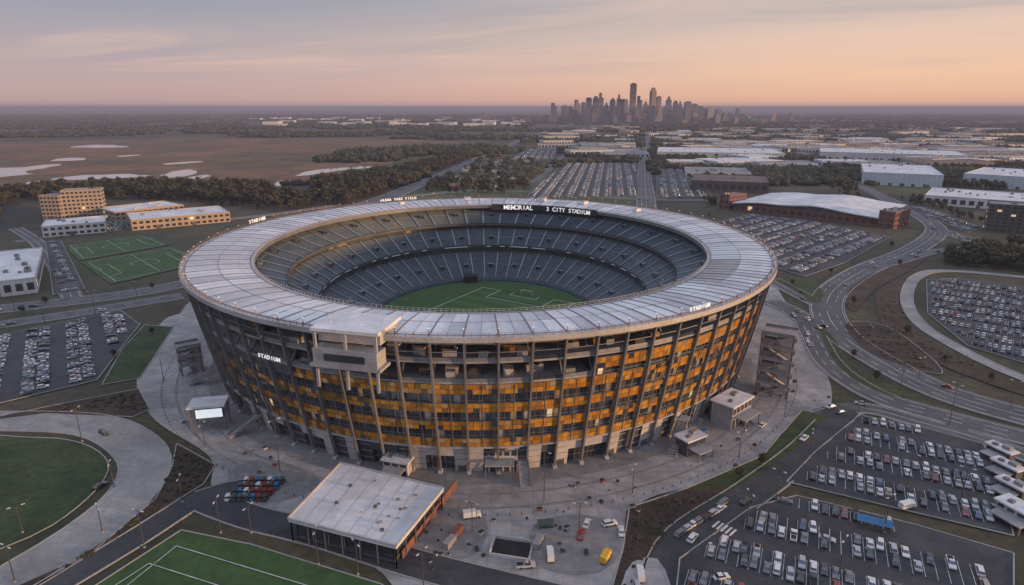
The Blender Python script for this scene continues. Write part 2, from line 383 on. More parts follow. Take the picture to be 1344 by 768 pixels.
sheet('meadow', [(560, 245), (640, 222), (760, 225), (860, 250), (860, 275), (500, 275)], 'field', .05)
sheet('meadow', [(1060, 222), (1140, 245), (1260, 262), (1400, 262), (1400, 248), (1240, 240), (1130, 225)], 'field', .05)

# site sheets
plaza = sheet('stadium_plaza_pavement', [(205, 432), (245, 400), (330, 340), (480, 285), (700, 262), (860, 275), (970, 305), (1030, 395), (1075, 470), (1092, 520), (1075, 548), (1030, 590), (930, 633), (842, 660), (828, 720), (812, 800), (560, 800), (480, 738), (290, 655), (275, 600), (200, 548), (180, 495)], 'concrete', .10, smooth=True, clear=True)
CLEAR.append(G([(205, 432), (260, 330), (500, 255), (900, 255), (1050, 320), (1120, 520), (1030, 640), (850, 900), (-100, 900), (-100, 560)]))
CX, CY = -13.0, 292.0
AO, BO, AI, BI = 126.5, 134.0, 101.0, 110.0
def band(name, r0, r1, z, mat, a0=0, a1=360, n=180):
    mb = MB(); z = zlayer(z)
    for i in range(n):
        t0 = math.radians(a0 + (a1 - a0) * i / n); t1 = math.radians(a0 + (a1 - a0) * (i + 1) / n)
        mb.quad((CX + (AO + r0) * math.cos(t0), CY + (BO + r0) * math.sin(t0), z), (CX + (AO + r1) * math.cos(t0), CY + (BO + r1) * math.sin(t0), z),
                (CX + (AO + r1) * math.cos(t1), CY + (BO + r1) * math.sin(t1), z), (CX + (AO + r0) * math.cos(t1), CY + (BO + r0) * math.sin(t1), z), mat)
    mb.obj(name)
band('paving_band', -12, -3, .11, 'concrete2'); band('paving_band', 8, 9, .11, 'concrete2', -175, 10); band('paving_band', 1.5, 2.1, .11, 'concrete2', -175, 10)
sheet('asphalt_patch', [(556, 668), (610, 655), (640, 690), (622, 730), (560, 742), (530, 722)], 'concrete2', .14, smooth=True)
sheet('asphalt_patch', [(700, 690), (760, 676), (812, 690), (806, 740), (760, 756), (705, 742)], 'concrete2', .14, smooth=True)
sheet('asphalt_patch', [(310, 612), (360, 605), (420, 628), (400, 650), (340, 660), (300, 640)], 'concrete2', .14, smooth=True)
sheet('lawn', [(-120, 580), (40, 575), (108, 583), (142, 608), (128, 642), (70, 690), (0, 722), (-120, 770)], 'grass', .13, smooth=True, kerb=True)
road('loop_road_pavement', [(-150, 556), (40, 553), (135, 562), (188, 598), (176, 645), (110, 702), (10, 765), (-40, 800)], 14, 'concrete_road', marks=False)
sheet('mulch_bed', [(232, 583), (283, 611), (268, 636), (140, 716), (60, 765), (0, 800), (-20, 790), (120, 727), (205, 655), (226, 615)], 'mulch', .14, kerb=True)
sheet('mulch_bed', [(-40, 556), (60, 535), (182, 511), (197, 538), (175, 548), (60, 543)], 'mulch', .13, kerb=True)
sheet('lawn', [(190, 427), (228, 430), (184, 497), (134, 506), (160, 460)], 'grass', .13, kerb=True)
sheet('mulch_bed', [(215, 404), (246, 398), (236, 412), (222, 416)], 'mulch', .13)
road('service_road', [(20, 800), (170, 712), (262, 655), (320, 640)], 8, 'asphalt', marks=False)
road('service_road', [(262, 655), (330, 680), (420, 702), (560, 745), (740, 790)], 9, 'asphalt', marks=False)
pf = sheet('practice_pitch', [(110, 780), (238, 697), (330, 716), (500, 768), (560, 810), (60, 810)], 'turf', .13, kerb=True)
road('highway', [(-200, 430), (-80, 414), (60, 400), (170, 386), (240, 373), (330, 350)], 17, lanes=4)
road('highway', [(-200, 455), (-80, 441), (0, 427), (100, 412), (190, 397), (240, 389)], 13, lanes=3)
road('access_street', [(20, 300), (48, 318), (75, 352), (95, 392)], 10)
road('access_street', [(20, 318), (150, 300), (320, 286), (440, 270)], 9)
road('city_highway', [(420, 285), (500, 262), (560, 238), (640, 203), (700, 178), (745, 164), (780, 156)], 26, lanes=6, step=20)
road('city_avenue', [(849, 300), (848, 262), (846, 215), (850, 185), (856, 168)], 22, lanes=4, step=20)
road('city_avenue', [(700, 240), (740, 205), (775, 180), (800, 168)], 14, lanes=2, step=20)
road('cross_street', [(500, 262), (640, 250), (848, 262), (1000, 262), (1120, 262)], 12, lanes=2, step=10)
road('cross_street', [(640, 203), (760, 208), (846, 213), (1040, 208), (1200, 216)], 14, lanes=2, step=20)
road('east_highway', [(1035, 208), (1100, 232), (1165, 262), (1215, 288), (1228, 306), (1195, 330), (1140, 352), (1098, 378), (1085, 405), (1105, 440), (1165, 480), (1250, 520), (1400, 562)], 17, lanes=4)
road('east_highway', [(1228, 300), (1280, 318), (1400, 348)], 13, lanes=3)
road('east_road', [(1010, 366), (1045, 385), (1085, 405)], 12, lanes=2)
road('ramp_road', [(1010, 395), (1050, 415), (1066, 440), (1090, 480), (1150, 520), (1240, 548), (1400, 590)], 12, lanes=3)
road('ramp_road', [(1140, 352), (1175, 345), (1230, 330), (1290, 325)], 9, lanes=2)
road('ramp_road', [(1105, 440), (1060, 425), (1030, 405)], 9, lanes=2)
road('concrete_path', [(1450, 376), (1330, 363), (1240, 356), (1203, 364), (1190, 392), (1207, 425), (1262, 460), (1330, 492), (1450, 535)], 6, 'concrete_road', marks=False)
road('lot_road', [(1075, 548), (1130, 536), (1210, 556), (1300, 582), (1450, 640)], 9, 'asphalt_road')
road('lot_road', [(1110, 535), (1060, 590), (985, 648), (900, 706), (872, 760), (868, 830)], 10, 'asphalt', marks=False)
sheet('verge', [(1052, 540), (1086, 548), (1042, 592), (960, 645), (884, 690), (850, 735), (842, 800), (796, 800), (818, 720), (826, 668), (900, 643), (1000, 600)], 'grass', .14, kerb=True)
sheet('mulch_bed', [(822, 672), (900, 646), (960, 640), (884, 690), (850, 735), (842, 800), (800, 800), (818, 720)], 'mulch', .18)
sheet('mulch_bed', [(1110, 425), (1160, 428), (1215, 465), (1235, 492), (1175, 478), (1130, 455)], 'mulch', .14, smooth=True, kerb=True)
sheet('mulch_bed', [(1112, 385), (1150, 358), (1215, 338), (1200, 352), (1150, 380), (1120, 410)], 'mulch', .14, smooth=True)
sheet('lawn', [(1075, 430), (1090, 440), (1130, 490), (1190, 522), (1150, 514), (1098, 478)], 'grass', .14, smooth=True)
sheet('mulch_bed', [(1150, 385), (1185, 370), (1180, 400), (1205, 440), (1290, 485), (1344, 505), (1344, 520), (1230, 478), (1165, 440)], 'mulch', .14, smooth=True)
sheet('lawn', [(1020, 368), (1060, 368), (1080, 385), (1070, 398), (1040, 380)], 'grass', .14, smooth=True)
sheet('service_pad', [(816, 768), (830, 740), (862, 735), (880, 770), (876, 800), (815, 800)], 'concrete', .20, smooth=True)
# ---------------------------------------------------------------- cars
def car_mb(kind, paint):
    mb = MB(); P = PAINTS[paint]
    if kind == 'sedan':
        prof = [(-2.25, .3), (2.2, .3), (2.32, .55), (2.15, .78), (1.05, .92), (-1.55, .96), (-2.25, .90), (-2.33, .6)]; base = (-1.75, 1.1, .93); top = (-1.05, .3, 1.42)
    elif kind == 'suv':
        prof = [(-2.3, .35), (2.2, .35), (2.32, .7), (2.2, .95), (1.1, 1.08), (-2.2, 1.08), (-2.35, .7), (-2.35, .5)]; base = (-2.2, 1.1, 1.07); top = (-1.9, .35, 1.72)
    else:
        prof = [(-2.7, .4), (2.5, .4), (2.62, .75), (2.5, 1.0), (1.3, 1.12), (-.2, 1.12), (-2.7, 1.10), (-2.75, .6)]; base = (-.35, 1.35, 1.1); top = (-.2, .7, 1.75)
    n = len(prof); hw = .90
    vs = [(x, -hw, z) for x, z in prof] + [(x, hw, z) for x, z in prof]
    mb.add(vs, [tuple(range(n)), tuple(range(2 * n - 1, n - 1, -1))] + [(i, n + i, n + (i + 1) % n, (i + 1) % n) for i in range(n)], P)
    b0, b1, bz = base; t0, t1, tz = top; v = []
    for x0, x1, z, hh in ((b0, b1, bz, .83), (t0, t1, tz, .66)): v += [(x0, -hh, z), (x1, -hh, z), (x1, hh, z), (x0, hh, z)]
    mb.add(v, [(0, 1, 5, 4), (1, 2, 6, 5), (2, 3, 7, 6), (3, 0, 4, 7)], 'glass')
    mb.add([(t0, -.66, tz), (t1, -.66, tz), (t1, .66, tz), (t0, .66, tz), (t0 + .1, -.58, tz + .06), (t1 - .1, -.58, tz + .06), (t1 - .1, .58, tz + .06), (t0 + .1, .58, tz + .06)],
           [(4, 5, 6, 7), (0, 1, 5, 4), (1, 2, 6, 5), (2, 3, 7, 6), (3, 0, 4, 7)], P)
    for sx in (-1.42, 1.42):
        for sy in (-1, 1): mb.cyl(sx, .33, sy * .72, sy * .93, .33, .33, 10, 'tire', axis='y')
    for sy in (-.62, .62):
        mb.box(2.26, sy, .66, .1, .34, .14, 0, 'lamp'); mb.box(-2.31, sy, .74, .08, .32, .14, 0, 'red')
    if kind == 'pickup': mb.box(-1.6, 0, 1.13, 1.9, 1.4, .04, 0, 'dark')
    return mb
cols = ['white'] * 5 + ['silver'] * 5 + ['grey'] * 4 + ['black'] * 5 + ['red', 'blue', 'beige']
CARS = {}
for k in ('sedan', 'suv', 'pickup'):
    for c in PAINTS: CARS[(k, c)] = car_mb(k, c)
CARMESH = {k: v.mesh('car') for k, v in CARS.items()}
def lowcar(paint):
    mb = MB(); P = PAINTS[paint]
    mb.box(0, 0, .62, 4.5, 1.8, .66, 0, P, .95, .95); mb.box(-.2, 0, 1.2, 2.7, 1.6, .5, 0, 'glass', .62, .82); mb.box(-.2, 0, 1.47, 1.6, 1.28, .05, 0, P)
    for x in (-1.4, 1.4): mb.box(x, 0, .3, .6, 1.82, .5, 0, 'tire')
    return mb.tris()
LOWP = [lowcar(c) for c in PAINTS]; PC = list(PAINTS)
def rkind(): return (R.choices(('sedan', 'suv', 'pickup'), (5, 4, 1))[0], R.choice(cols))
CS = .9
def put_car(x, y, z, rot, name='parked_car'):
    o = bpy.data.objects.new(name, CARMESH[rkind()]); scene.collection.objects.link(o)
    o.location = (x, y, z); o.rotation_euler[2] = rot; o.scale = (CS, CS, CS); return o
def lot(px, d, fill, mat='asphalt', far=False, base=.10, name='parking_lot', vary=.45):
    P = G(px); z = zlayer(base); A = gp(*d[0]); B = gp(*d[1]); ang = math.atan2(B[1] - A[1], B[0] - A[0])
    xs = [p[0] for p in P]; ys = [p[1] for p in P]
    LOTS.append(dict(P=P, bb=(min(xs), min(ys), max(xs), max(ys)))); CLEAR.append(P)
    mb = MB(); mb.add([(p[0], p[1], z) for p in P], [tuple(range(len(P)))], mat); mb.obj(name)
    kb = MB()
    for i in range(len(P)):
        a, b = P[i], P[(i + 1) % len(P)]; kb.beam((a[0], a[1], z + .05), (b[0], b[1], z + .05), .35, .2, 'kerb')
    kb.obj('lot_kerb')
    c, n = math.cos(ang), math.sin(ang)
    loc = [(p[0] * c + p[1] * n, -p[0] * n + p[1] * c) for p in P]
    x0 = min(p[0] for p in loc); x1 = max(p[0] for p in loc); y0 = min(p[1] for p in loc); y1 = max(p[1] for p in loc)
    inst = []; mk = MB(); y = y0 + 4; D = 4.9; W = 2.55
    while y < y1:
        for k, yy in enumerate((y + D / 2, y + D * 1.5)):
            x = x0 + 1.5
            while x < x1:
                ok = all(pip(X * c - Y * n, X * n + Y * c, P) for X, Y in ((x - 2.2, yy - 3.4), (x + 2.2, yy + 3.4), (x - 2.2, yy + 3.4), (x + 2.2, yy - 3.4)))
                if ok:
                    gx, gy = x * c - yy * n, x * n + yy * c
                    a = Vector(((x - W / 2) * c - (yy - D / 2) * n, (x - W / 2) * n + (yy - D / 2) * c)); b = Vector(((x - W / 2) * c - (yy + D / 2) * n, (x - W / 2) * n + (yy + D / 2) * c))
                    s = Vector((c, n)) * .07
                    mk.quad((a.x - s.x, a.y - s.y, z + .012), (a.x + s.x, a.y + s.y, z + .012), (b.x + s.x, b.y + s.y, z + .012), (b.x - s.x, b.y - s.y, z + .012), 'paint')
                    f = fill + vary * noise.noise(Vector((gx / 28, gy / 28, 3.3)))
                    if R.random() < f:
                        rot = ang + math.pi / 2 + (math.pi if R.random() < .5 else 0) + R.gauss(0, .03)
                        jx, jy = R.gauss(0, .14), R.gauss(0, .3)
                        inst.append((gx + jx, gy + jy, rot))
                x += W
        y += 2 * D + 5.9
    if mk.v: mk.obj('parking_markings')
    if far: merged('parked_cars', LOWP, [(PC.index(R.choice(cols)), x, y, z, r, CS, CS) for x, y, r in inst])
    else:
        for x, y, r in inst: put_car(x, y, z, r)
    return z
lot([(1128, 546), (1200, 560), (1290, 584), (1308, 620), (1330, 705), (1190, 672), (1032, 634), (1070, 594)], ((1080, 590), (1310, 640)), .95)
lot([(985, 668), (1045, 652), (1200, 690), (1330, 728), (1330, 800), (885, 800), (892, 735)], ((1000, 676), (1300, 752)), .66, base=.11)
lot([(-90, 458), (0, 441), (158, 408), (184, 427), (156, 462), (128, 500), (-90, 552)], ((50, 450), (44, 530)), .72)
lot([(938, 292), (985, 282), (1060, 290), (1168, 312), (1110, 345), (1055, 364), (1018, 352)], ((1150, 318), (1060, 355)), .85, far=True)
lot([(1216, 368), (1260, 366), (1450, 392), (1450, 510), (1270, 455), (1217, 412)], ((1230, 385), (1344, 402)), .88, far=True)
lot([(742, 214), (836, 214), (838, 258), (690, 262), (700, 246)], ((760, 220), (740, 255)), .8, far=True)
lot([(862, 222), (905, 222), (935, 258), (862, 260)], ((870, 225), (874, 258)), .6, far=True)
lot([(120, 292), (165, 288), (168, 300), (140, 306)], ((120, 292), (165, 288)), .7, far=True)
lot([(690, 196), (735, 196), (725, 208), (665, 214)], ((690, 200), (680, 210)), .8, far=True)
lot([(60, 318), (80, 316), (112, 380), (70, 388)], ((70, 320), (100, 380)), .4, far=True)
lot([(1185, 272), (1215, 272), (1290, 300), (1270, 306)], ((1190, 272), (1285, 303)), .7, far=True)
for r in ROADS: build_road(r)
def along(r, n, name='car'):
    A = r['P']
    for _ in range(n):
        i = R.randrange(2, len(A) - 3); d = (A[i + 1] - A[i]).normalized(); nn = Vector((-d.y, d.x)); s = R.choice((-1, 1))
        p = A[i] + nn * (s * r['w'] * R.choice((.18, .32))); 
        if p.length < 1500: put_car(p.x, p.y, r['z'], math.atan2(d.y, d.x) + (0 if s < 0 else math.pi), 'car')
for r in ROADS:
    n = {'highway': 5, 'east_highway': 16, 'ramp_road': 5, 'city_highway': 24, 'city_avenue': 14, 'cross_street': 8, 'loop_road_pavement': 3, 'lot_road': 4, 'service_road': 0, 'east_road': 2}.get(r['name'], 0)
    along(r, n)
# zebra crossing by the lower lot
zb = MB(); a = Vector(gp(938, 690)); d = (Vector(gp(966, 704)) - a); L_ = d.length; d.normalize(); q = Vector((-d.y, d.x)); zc = zlayer(.28)
for k in range(int(L_ / 1.2)):
    c = a + d * (k * 1.2); zb.quad((c.x - q.x * 1.8, c.y - q.y * 1.8, zc), (c.x + d.x * .6 - q.x * 1.8, c.y + d.y * .6 - q.y * 1.8, zc), (c.x + d.x * .6 + q.x * 1.8, c.y + d.y * .6 + q.y * 1.8, zc), (c.x + q.x * 1.8, c.y + q.y * 1.8, zc), 'paint')
zb.obj('crosswalk_markings')

# pitch markings near camera and left pitches
def line(mb, a, b, wd, z, m='paint'):
    a = Vector(a[:2]); b = Vector(b[:2]); d = (b - a).normalized(); q = Vector((-d.y, d.x)) * wd / 2
    mb.quad((a.x - q.x, a.y - q.y, z), (b.x - q.x, b.y - q.y, z), (b.x + q.x, b.y + q.y, z), (a.x + q.x, a.y + q.y, z), m)
mk = MB(); zc = zlayer(.2)
for a, b in [((150, 785), (232, 719)), ((232, 719), (420, 776)), ((196, 742), (290, 772)), ((150, 772), (196, 742))]: line(mk, gp(*a), gp(*b), .24, zc)
mk.obj('pitch_markings')
def small_pitch(q):
    P = sheet('soccer_pitch', q, 'turf', .10, clear=True); mb = MB(); z = zlayer(.2)
    c = Vector((sum(p[0] for p in P) / 4, sum(p[1] for p in P) / 4)); I = [c + (Vector(p) - c) * .88 for p in P]
    for i in range(4): line(mb, I[i], I[(i + 1) % 4], .3, z)
    line(mb, (I[0] + I[1]) / 2, (I[2] + I[3]) / 2, .3, z + .004)
    for k in range(24):
        a0, a1 = 2 * math.pi * k / 24, 2 * math.pi * (k + 1) / 24
        line(mb, c + Vector((9 * math.cos(a0), 9 * math.sin(a0))), c + Vector((9 * math.cos(a1), 9 * math.sin(a1))), .3, z + .008)
    for (i, j, k2, l) in ((1, 2, 0, 3), (3, 0, 2, 1)):
        e = (I[j] - I[i]); m0 = I[i] + e * .25; m1 = I[i] + e * .75; dd = (I[k2] - I[i]) * .15
        line(mb, m0, m0 + dd, .3, z + .012); line(mb, m1, m1 + dd, .3, z + .012); line(mb, m0 + dd, m1 + dd, .3, z + .012)
    mb.obj('pitch_markings')
    g = MB()
    for (i, j) in ((1, 2), (3, 0)):
        m = (I[i] + I[j]) / 2; d = (I[j] - I[i]).normalized() * 3.6
        g.beam((m.x - d.x, m.y - d.y, 0), (m.x - d.x, m.y - d.y, 2.4), .12, .12, 'paint'); g.beam((m.x + d.x, m.y + d.y, 0), (m.x + d.x, m.y + d.y, 2.4), .12, .12, 'paint')
        g.beam((m.x - d.x, m.y - d.y, 2.4), (m.x + d.x, m.y + d.y, 2.4), .12, .12, 'paint')
    g.obj('goal_posts')
small_pitch([(84, 323), (190, 309), (224, 322), (104, 343)])
small_pitch([(106, 345), (228, 324), (272, 345), (146, 374)])

# ---------------------------------------------------------------- buildings
def footprint(u0, v0, u1, v1, depth):
    a = Vector(gp(u0, v0)); b = Vector(gp(u1, v1)); d = (b - a); w = d.length; d.normalize(); n = Vector((-d.y, d.x))
    c = (a + b) / 2 + n * depth / 2
    return c, w, math.atan2(d.y, d.x)
def building(name, c, w, dp, rot, h, wall='wall_white', roof='white_roof', floors=2, win=True, units=4, litp=.02, bay=5.0, base=0, vault=0):
    mb = MB(); mb.box(0, 0, h / 2, w, dp, h, 0, wall)
    if vault:
        n = 14
        def vz(k): return h + .4 + vault * math.sin(math.pi * k / n) * (1 + .25 * math.sin(4 * math.pi * k / n))
        for k in range(n):
            x0, x1 = -w / 2 - 1.5 + (w + 3) * k / n, -w / 2 - 1.5 + (w + 3) * (k + 1) / n; y0, y1 = -dp / 2 - 3, dp / 2 + 2
            mb.quad((x0, y0, vz(k)), (x1, y0, vz(k + 1)), (x1, y1, vz(k + 1)), (x0, y1, vz(k)), roof)
            mb.quad((x0, y0, vz(k) - .9), (x1, y0, vz(k + 1) - .9), (x1, y0, vz(k + 1)), (x0, y0, vz(k)), 'wall_white')
            mb.quad((x0, y0 + 3.4, h), (x1, y0 + 3.4, h), (x1, y0 + 3.4, vz(k + 1) - .1), (x0, y0 + 3.4, vz(k) - .1), 'glass')
    else:
        mb.box(0, 0, h + .06, w - .8, dp - .8, .12, 0, roof)
        for sx, sy, lx, ly in ((0, -1, w + .3, .45), (0, 1, w + .3, .45), (-1, 0, .45, dp - .6), (1, 0, .45, dp - .6)):
            mb.box(sx * (w / 2 - .07), sy * (dp / 2 - .07), h + .35, lx, ly, .9, 0, wall)
    if win:
        fh = h / floors
        for f in range(floors):
            z = fh * (f + .5)
            for (L_, ax) in ((w, 0), (dp, 1)):
                k = max(1, int(L_ / bay)); s = L_ / k
                for i in range(k):
                    x = -L_ / 2 + s * (i + .5)
                    for sg in (-1, 1):
                        mt = 'lit' if R.random() < litp else 'glass'
                        if ax == 0: mb.box(x, sg * dp / 2, z, s * .62, .12, fh * .5, 0, mt)
                        else: mb.box(sg * w / 2, x, z, .12, s * .62, fh * .5, 0, mt)
    elif not vault:
        for k in range(int(w / 6)): mb.box(-w / 2 + 6 * (k + .5), -dp / 2 - .04, h * .55, .25, .12, h * .9, 0, 'wall_tan' if wall != 'wall_tan' else 'metal')
        for k in range(int(w / 14)): mb.box(-w / 2 + 14 * (k + .5), -dp / 2 - .1, 2.0, 4, .2, 4, 0, 'wall_dark')
    for _ in range(units):
        ux, uy = R.uniform(-.4, .4) * w, R.uniform(-.38, .38) * dp; q = R.uniform(1.6, 3.5)
        mb.box(ux, uy, h + vault + .12 + q * .3, q, q * .8, q * .6, 0, 'metal'); mb.cyl(ux, uy, h + vault + .12 + q * .6, h + vault + .2 + q * .66, q * .25, q * .25, 8, 'dark')
    for i in range(max(1, int(w / 30))):
        mb.box(-w / 2 + (i + .7) * 30 if w > 40 else 0, -dp / 2 - .12, 1.7, 3.4, .22, 3.4, 0, 'wall_dark')
    CLEAR.append([(c.x + (x * math.cos(rot) - y * math.sin(rot)) * 1.05, c.y + (x * math.sin(rot) + y * math.cos(rot)) * 1.05) for x, y in ((-w / 2, -dp / 2), (w / 2, -dp / 2), (w / 2, dp / 2), (-w / 2, dp / 2))])
    return mb.obj(name, loc=(c.x, c.y, base), rot=rot)
def B(name, u0, v0, u1, v1, dp, h, **k):
    c, w_, r = footprint(u0, v0, u1, v1, dp); return building(name, c, w_, dp, r, h, **k)
B('hotel_building', 86, 287, 138, 284, 18, 27, wall='wall_tan', roof='grey_roof', floors=7, litp=.05, bay=3.6)  # glowing panes stand in for sunlight caught in the windows
B('hotel_wing', 57, 288, 82, 288, 26, 23, wall='wall_tan', roof='grey_roof', floors=6, litp=.04, bay=3.6)  # same painted sun glow in the panes
B('office_building', 152, 290, 242, 279, 45, 8, floors=2, litp=.03, wall='wall_tan')
B('office_building', 174, 303, 303, 291, 50, 9, floors=2, litp=.03, wall='wall_tan')
B('office_building', 57, 312, 140, 305, 38, 9, floors=2)
B('warehouse', -60, 398, 50, 384, 100, 9, floors=1, units=14)
B('convention_hall', 962, 276, 1150, 297, 105, 8, wall='wall_brick', floors=1, bay=7, vault=4.5, units=0)
B('brick_tower', 1151, 298, 1172, 301, 30, 15, wall='wall_brick', roof='grey_roof', floors=3)
B('brick_tower', 943, 273, 956, 275, 30, 15, wall='wall_brick', roof='grey_roof', floors=3)
B('distribution_warehouse', 1131, 242, 1236, 247, 170, 17, wall='wall_blue', floors=1, win=False, units=10)
B('distribution_warehouse', 1262, 244, 1400, 254, 140, 17, wall='wall_blue', floors=1, win=False, units=8)
B('shopping_center', 1212, 268, 1420, 284, 90, 10, floors=1, bay=8, units=16)
B('apartment_block', 1292, 303, 1400, 312, 26, 24, wall='wall_dark', roof='grey_roof', floors=7, litp=.05)
B('grey_hall', 906, 250, 1008, 254, 90, 13, wall='wall_dark', roof='brown_roof', floors=1, bay=9, units=8)
B('grey_hall', 900, 234, 985, 236, 80, 10, wall='wall_white', roof='grey_roof', floors=1, bay=9, units=8)
B('distribution_warehouse', 862, 208, 1030, 211, 170, 14, wall='wall_white', floors=1, win=False, units=10)
B('distribution_warehouse', 1075, 208, 1270, 214, 150, 14, wall='wall_white', floors=1, win=False, units=10)
def blocked(x, y, rad=0):
    for q in CLEAR:
        if pip(x, y, q): return True
    for r in ROADS:
        d = ((r['A'] - (x, y)) ** 2).sum(1).min()
        if d < (r['w'] / 2 + 6 + rad) ** 2: return True
    return False
# industrial district
cnt = 0
for _ in range(1400):
    if cnt >= 170: break
    u = R.uniform(720, 1330); v = R.uniform(170, 222) if u > 860 else R.uniform(166, 205)
    x, y = gp(u, v)
    if blocked(x, y, 30): continue
    s = R.uniform(.6, 1.2); w_, d_ = R.uniform(45, 150) * s, R.uniform(35, 90) * s
    rot = R.choice((-.12, -.12, .25)) 
    building('warehouse', Vector((x, y)), w_, d_, rot, R.uniform(7, 13), wall=R.choice(('wall_white', 'wall_blue', 'wall_tan')), roof=R.choice(('white_roof', 'grey_roof', 'grey_roof', 'brown_roof')), floors=1, bay=9, units=5, litp=.02)
    cnt += 1
cnt = 0
for _ in range(400):
    if cnt >= 60: break
    u = R.uniform(330, 700); v = R.uniform(156, 166); x, y = gp(u, v)
    building('industrial_shed', Vector((x, y)), R.uniform(40, 120), R.uniform(40, 80), R.uniform(-.2, .2), R.uniform(9, 20), wall='wall_white', floors=1, win=False, units=0); cnt += 1
# houses
cnt = 0
def house(x, y, rot):
    mb = MB(); w_, d_, h = R.uniform(10, 15), R.uniform(8, 11), R.uniform(4.5, 6.5); wl = R.choice(('wall_white', 'wall_tan', 'wall_brick')); rf = R.choice(('brown_roof', 'brown_roof', 'grey_roof'))
    mb.box(0, 0, h / 2, w_, d_, h, 0, wl); k = d_ * .35
    a = [(-w_ / 2 - .4, -d_ / 2 - .5, h - .2), (w_ / 2 + .4, -d_ / 2 - .5, h - .2), (w_ / 2 + .4, d_ / 2 + .5, h - .2), (-w_ / 2 - .4, d_ / 2 + .5, h - .2), (-w_ / 2 - .4, 0, h + k), (w_ / 2 + .4, 0, h + k)]
    mb.add(a, [(0, 1, 5, 4), (2, 3, 4, 5), (1, 2, 5), (3, 0, 4)], rf)
    for i in (-.3, 0, .3):
        for z in (1.6, h - 1.4):
            mb.box(i * w_, -d_ / 2, z, 1.2, .1, 1.3, 0, 'glass')
    mb.box(w_ * .15, -d_ / 2, 1.05, 1.0, .16, 2.1, 0, 'wall_dark'); mb.box(w_ * .25, 1, h + k * .9, .8, .8, 1.6, 0, 'wall_brick')
    mb.obj('house', loc=(x, y, 0), rot=rot)
hp = G([(590, 238), (630, 212), (690, 208), (700, 214), (690, 240), (660, 246), (590, 250)])
for _ in range(2000):
    if cnt >= 110: break
    x = R.uniform(-200, 60); y = R.uniform(800, 1500)
    gx = round(x / 26) * 26; gy = round(y / 34) * 34
    if not pip(gx, gy, hp) or blocked(gx, gy): continue
    CLEAR.append([(gx - 9, gy - 8), (gx + 9, gy - 8), (gx + 9, gy + 8), (gx - 9, gy + 8)])
    house(gx, gy, R.choice((0, math.pi / 2, .1))); cnt += 1

# ---------------------------------------------------------------- skyline
def tower_mat(name, a, b):
    m = bpy.data.materials.new(name); m.use_nodes = True; nt = m.node_tree; N = nt.nodes; L = nt.links; bs = N['Principled BSDF']
    tc = N.new('ShaderNodeTexCoord'); mp = N.new('ShaderNodeMapping'); mp.inputs['Rotation'].default_value = (math.pi / 2, 0, 0); L.new(tc.outputs['Object'], mp.inputs[0])
    br = N.new('ShaderNodeTexBrick'); br.offset = 0; br.inputs['Scale'].default_value = 1; br.inputs['Brick Width'].default_value = 7; br.inputs['Row Height'].default_value = 9; br.inputs['Mortar Size'].default_value = .9
    br.inputs['Color1'].default_value = (*a, 1); br.inputs['Color2'].default_value = tuple(c * .6 for c in a) + (1,); br.inputs['Mortar'].default_value = (*b, 1)
    L.new(mp.outputs[0], br.inputs[0]); L.new(br.outputs[0], bs.inputs['Base Color']); bs.inputs['Roughness'].default_value = .35; return m
M['t1'] = tower_mat('tower_glass', (.07, .08, .10), (.15, .15, .16)); M['t2'] = tower_mat('tower_stone', (.10, .085, .08), (.30, .24, .20)); M['t3'] = tower_mat('tower_concrete', (.09, .09, .10), (.22, .21, .21))
def tower(x, y, w_, d_, h, mt, style):
    mb = MB()
    if style == 0: mb.box(0, 0, h / 2, w_, d_, h, 0, mt); mb.box(0, 0, h + 3, w_ * .6, d_ * .6, 6, 0, mt)
    elif style == 1:
        mb.box(0, 0, h * .3, w_, d_, h * .6, 0, mt); mb.box(0, 0, h * .725, w_ * .78, d_ * .78, h * .25, 0, mt); mb.box(0, 0, h * .92, w_ * .5, d_ * .5, h * .14, 0, mt, .6, .6)
        mb.cyl(0, 0, h * .99, h * 1.12, 1.6, .4, 6, 'metal')
    elif style == 2:
        mb.box(0, 0, h * .44, w_, d_, h * .88, 0, mt); mb.box(0, 0, h * .94, w_, d_, h * .12, 0, mt, .35, .8)
    else:
        mb.box(-w_ * .2, 0, h * .5, w_ * .6, d_, h, 0, mt); mb.box(w_ * .3, 0, h * .42, w_ * .4, d_ * .9, h * .84, 0, mt)
    mb.obj('skyscraper', loc=(x, y, 0), rot=R.uniform(-.3, .3))
sk = [(727, 135, 8), (741, 138, 7), (750, 140, 6), (757, 131, 7), (765, 135, 6), (772, 129, 8), (781, 126, 9), (788, 122, 6), (795, 133, 7), (803, 129, 7), (811, 121, 7), (818, 131, 8), (829, 110, 8), (838, 126, 7), (846, 131, 8), (855, 115, 7), (863, 127, 6), (876, 124, 9), (885, 132, 7), (891, 131, 7), (901, 134, 8), (910, 137, 8), (918, 140, 8), (930, 141, 8), (942, 144, 8), (950, 146, 8), (967, 142, 5)]
for i, (u, vt, wp) in enumerate(sk):
    y = 5000 + R.uniform(-250, 450); d = y * C + 30; x = (u - 672) / F * d
    dy = (384 - vt) / F; h = H + y * (-S + dy * C) / (C + dy * S)
    if vt == 110: st = 0
    elif vt == 115: st = 2
    else: st = R.choice((0, 0, 0, 1, 2, 3, 3))
    if st == 1: h *= .93
    tower(x, y, wp * 5.6, wp * 4.5, h, R.choice(('t1', 't2', 't3')), st)
for _ in range(150):
    u = R.gauss(850, 80); y = R.uniform(4500, 6200); x = (u - 672) / F * y * .965
    tower(x, y, R.uniform(22, 60), R.uniform(20, 40), R.uniform(25, 120) * (1.0 if 740 < u < 930 else .5), R.choice(('t1', 't2', 't3')), R.choice((0, 0, 3)))

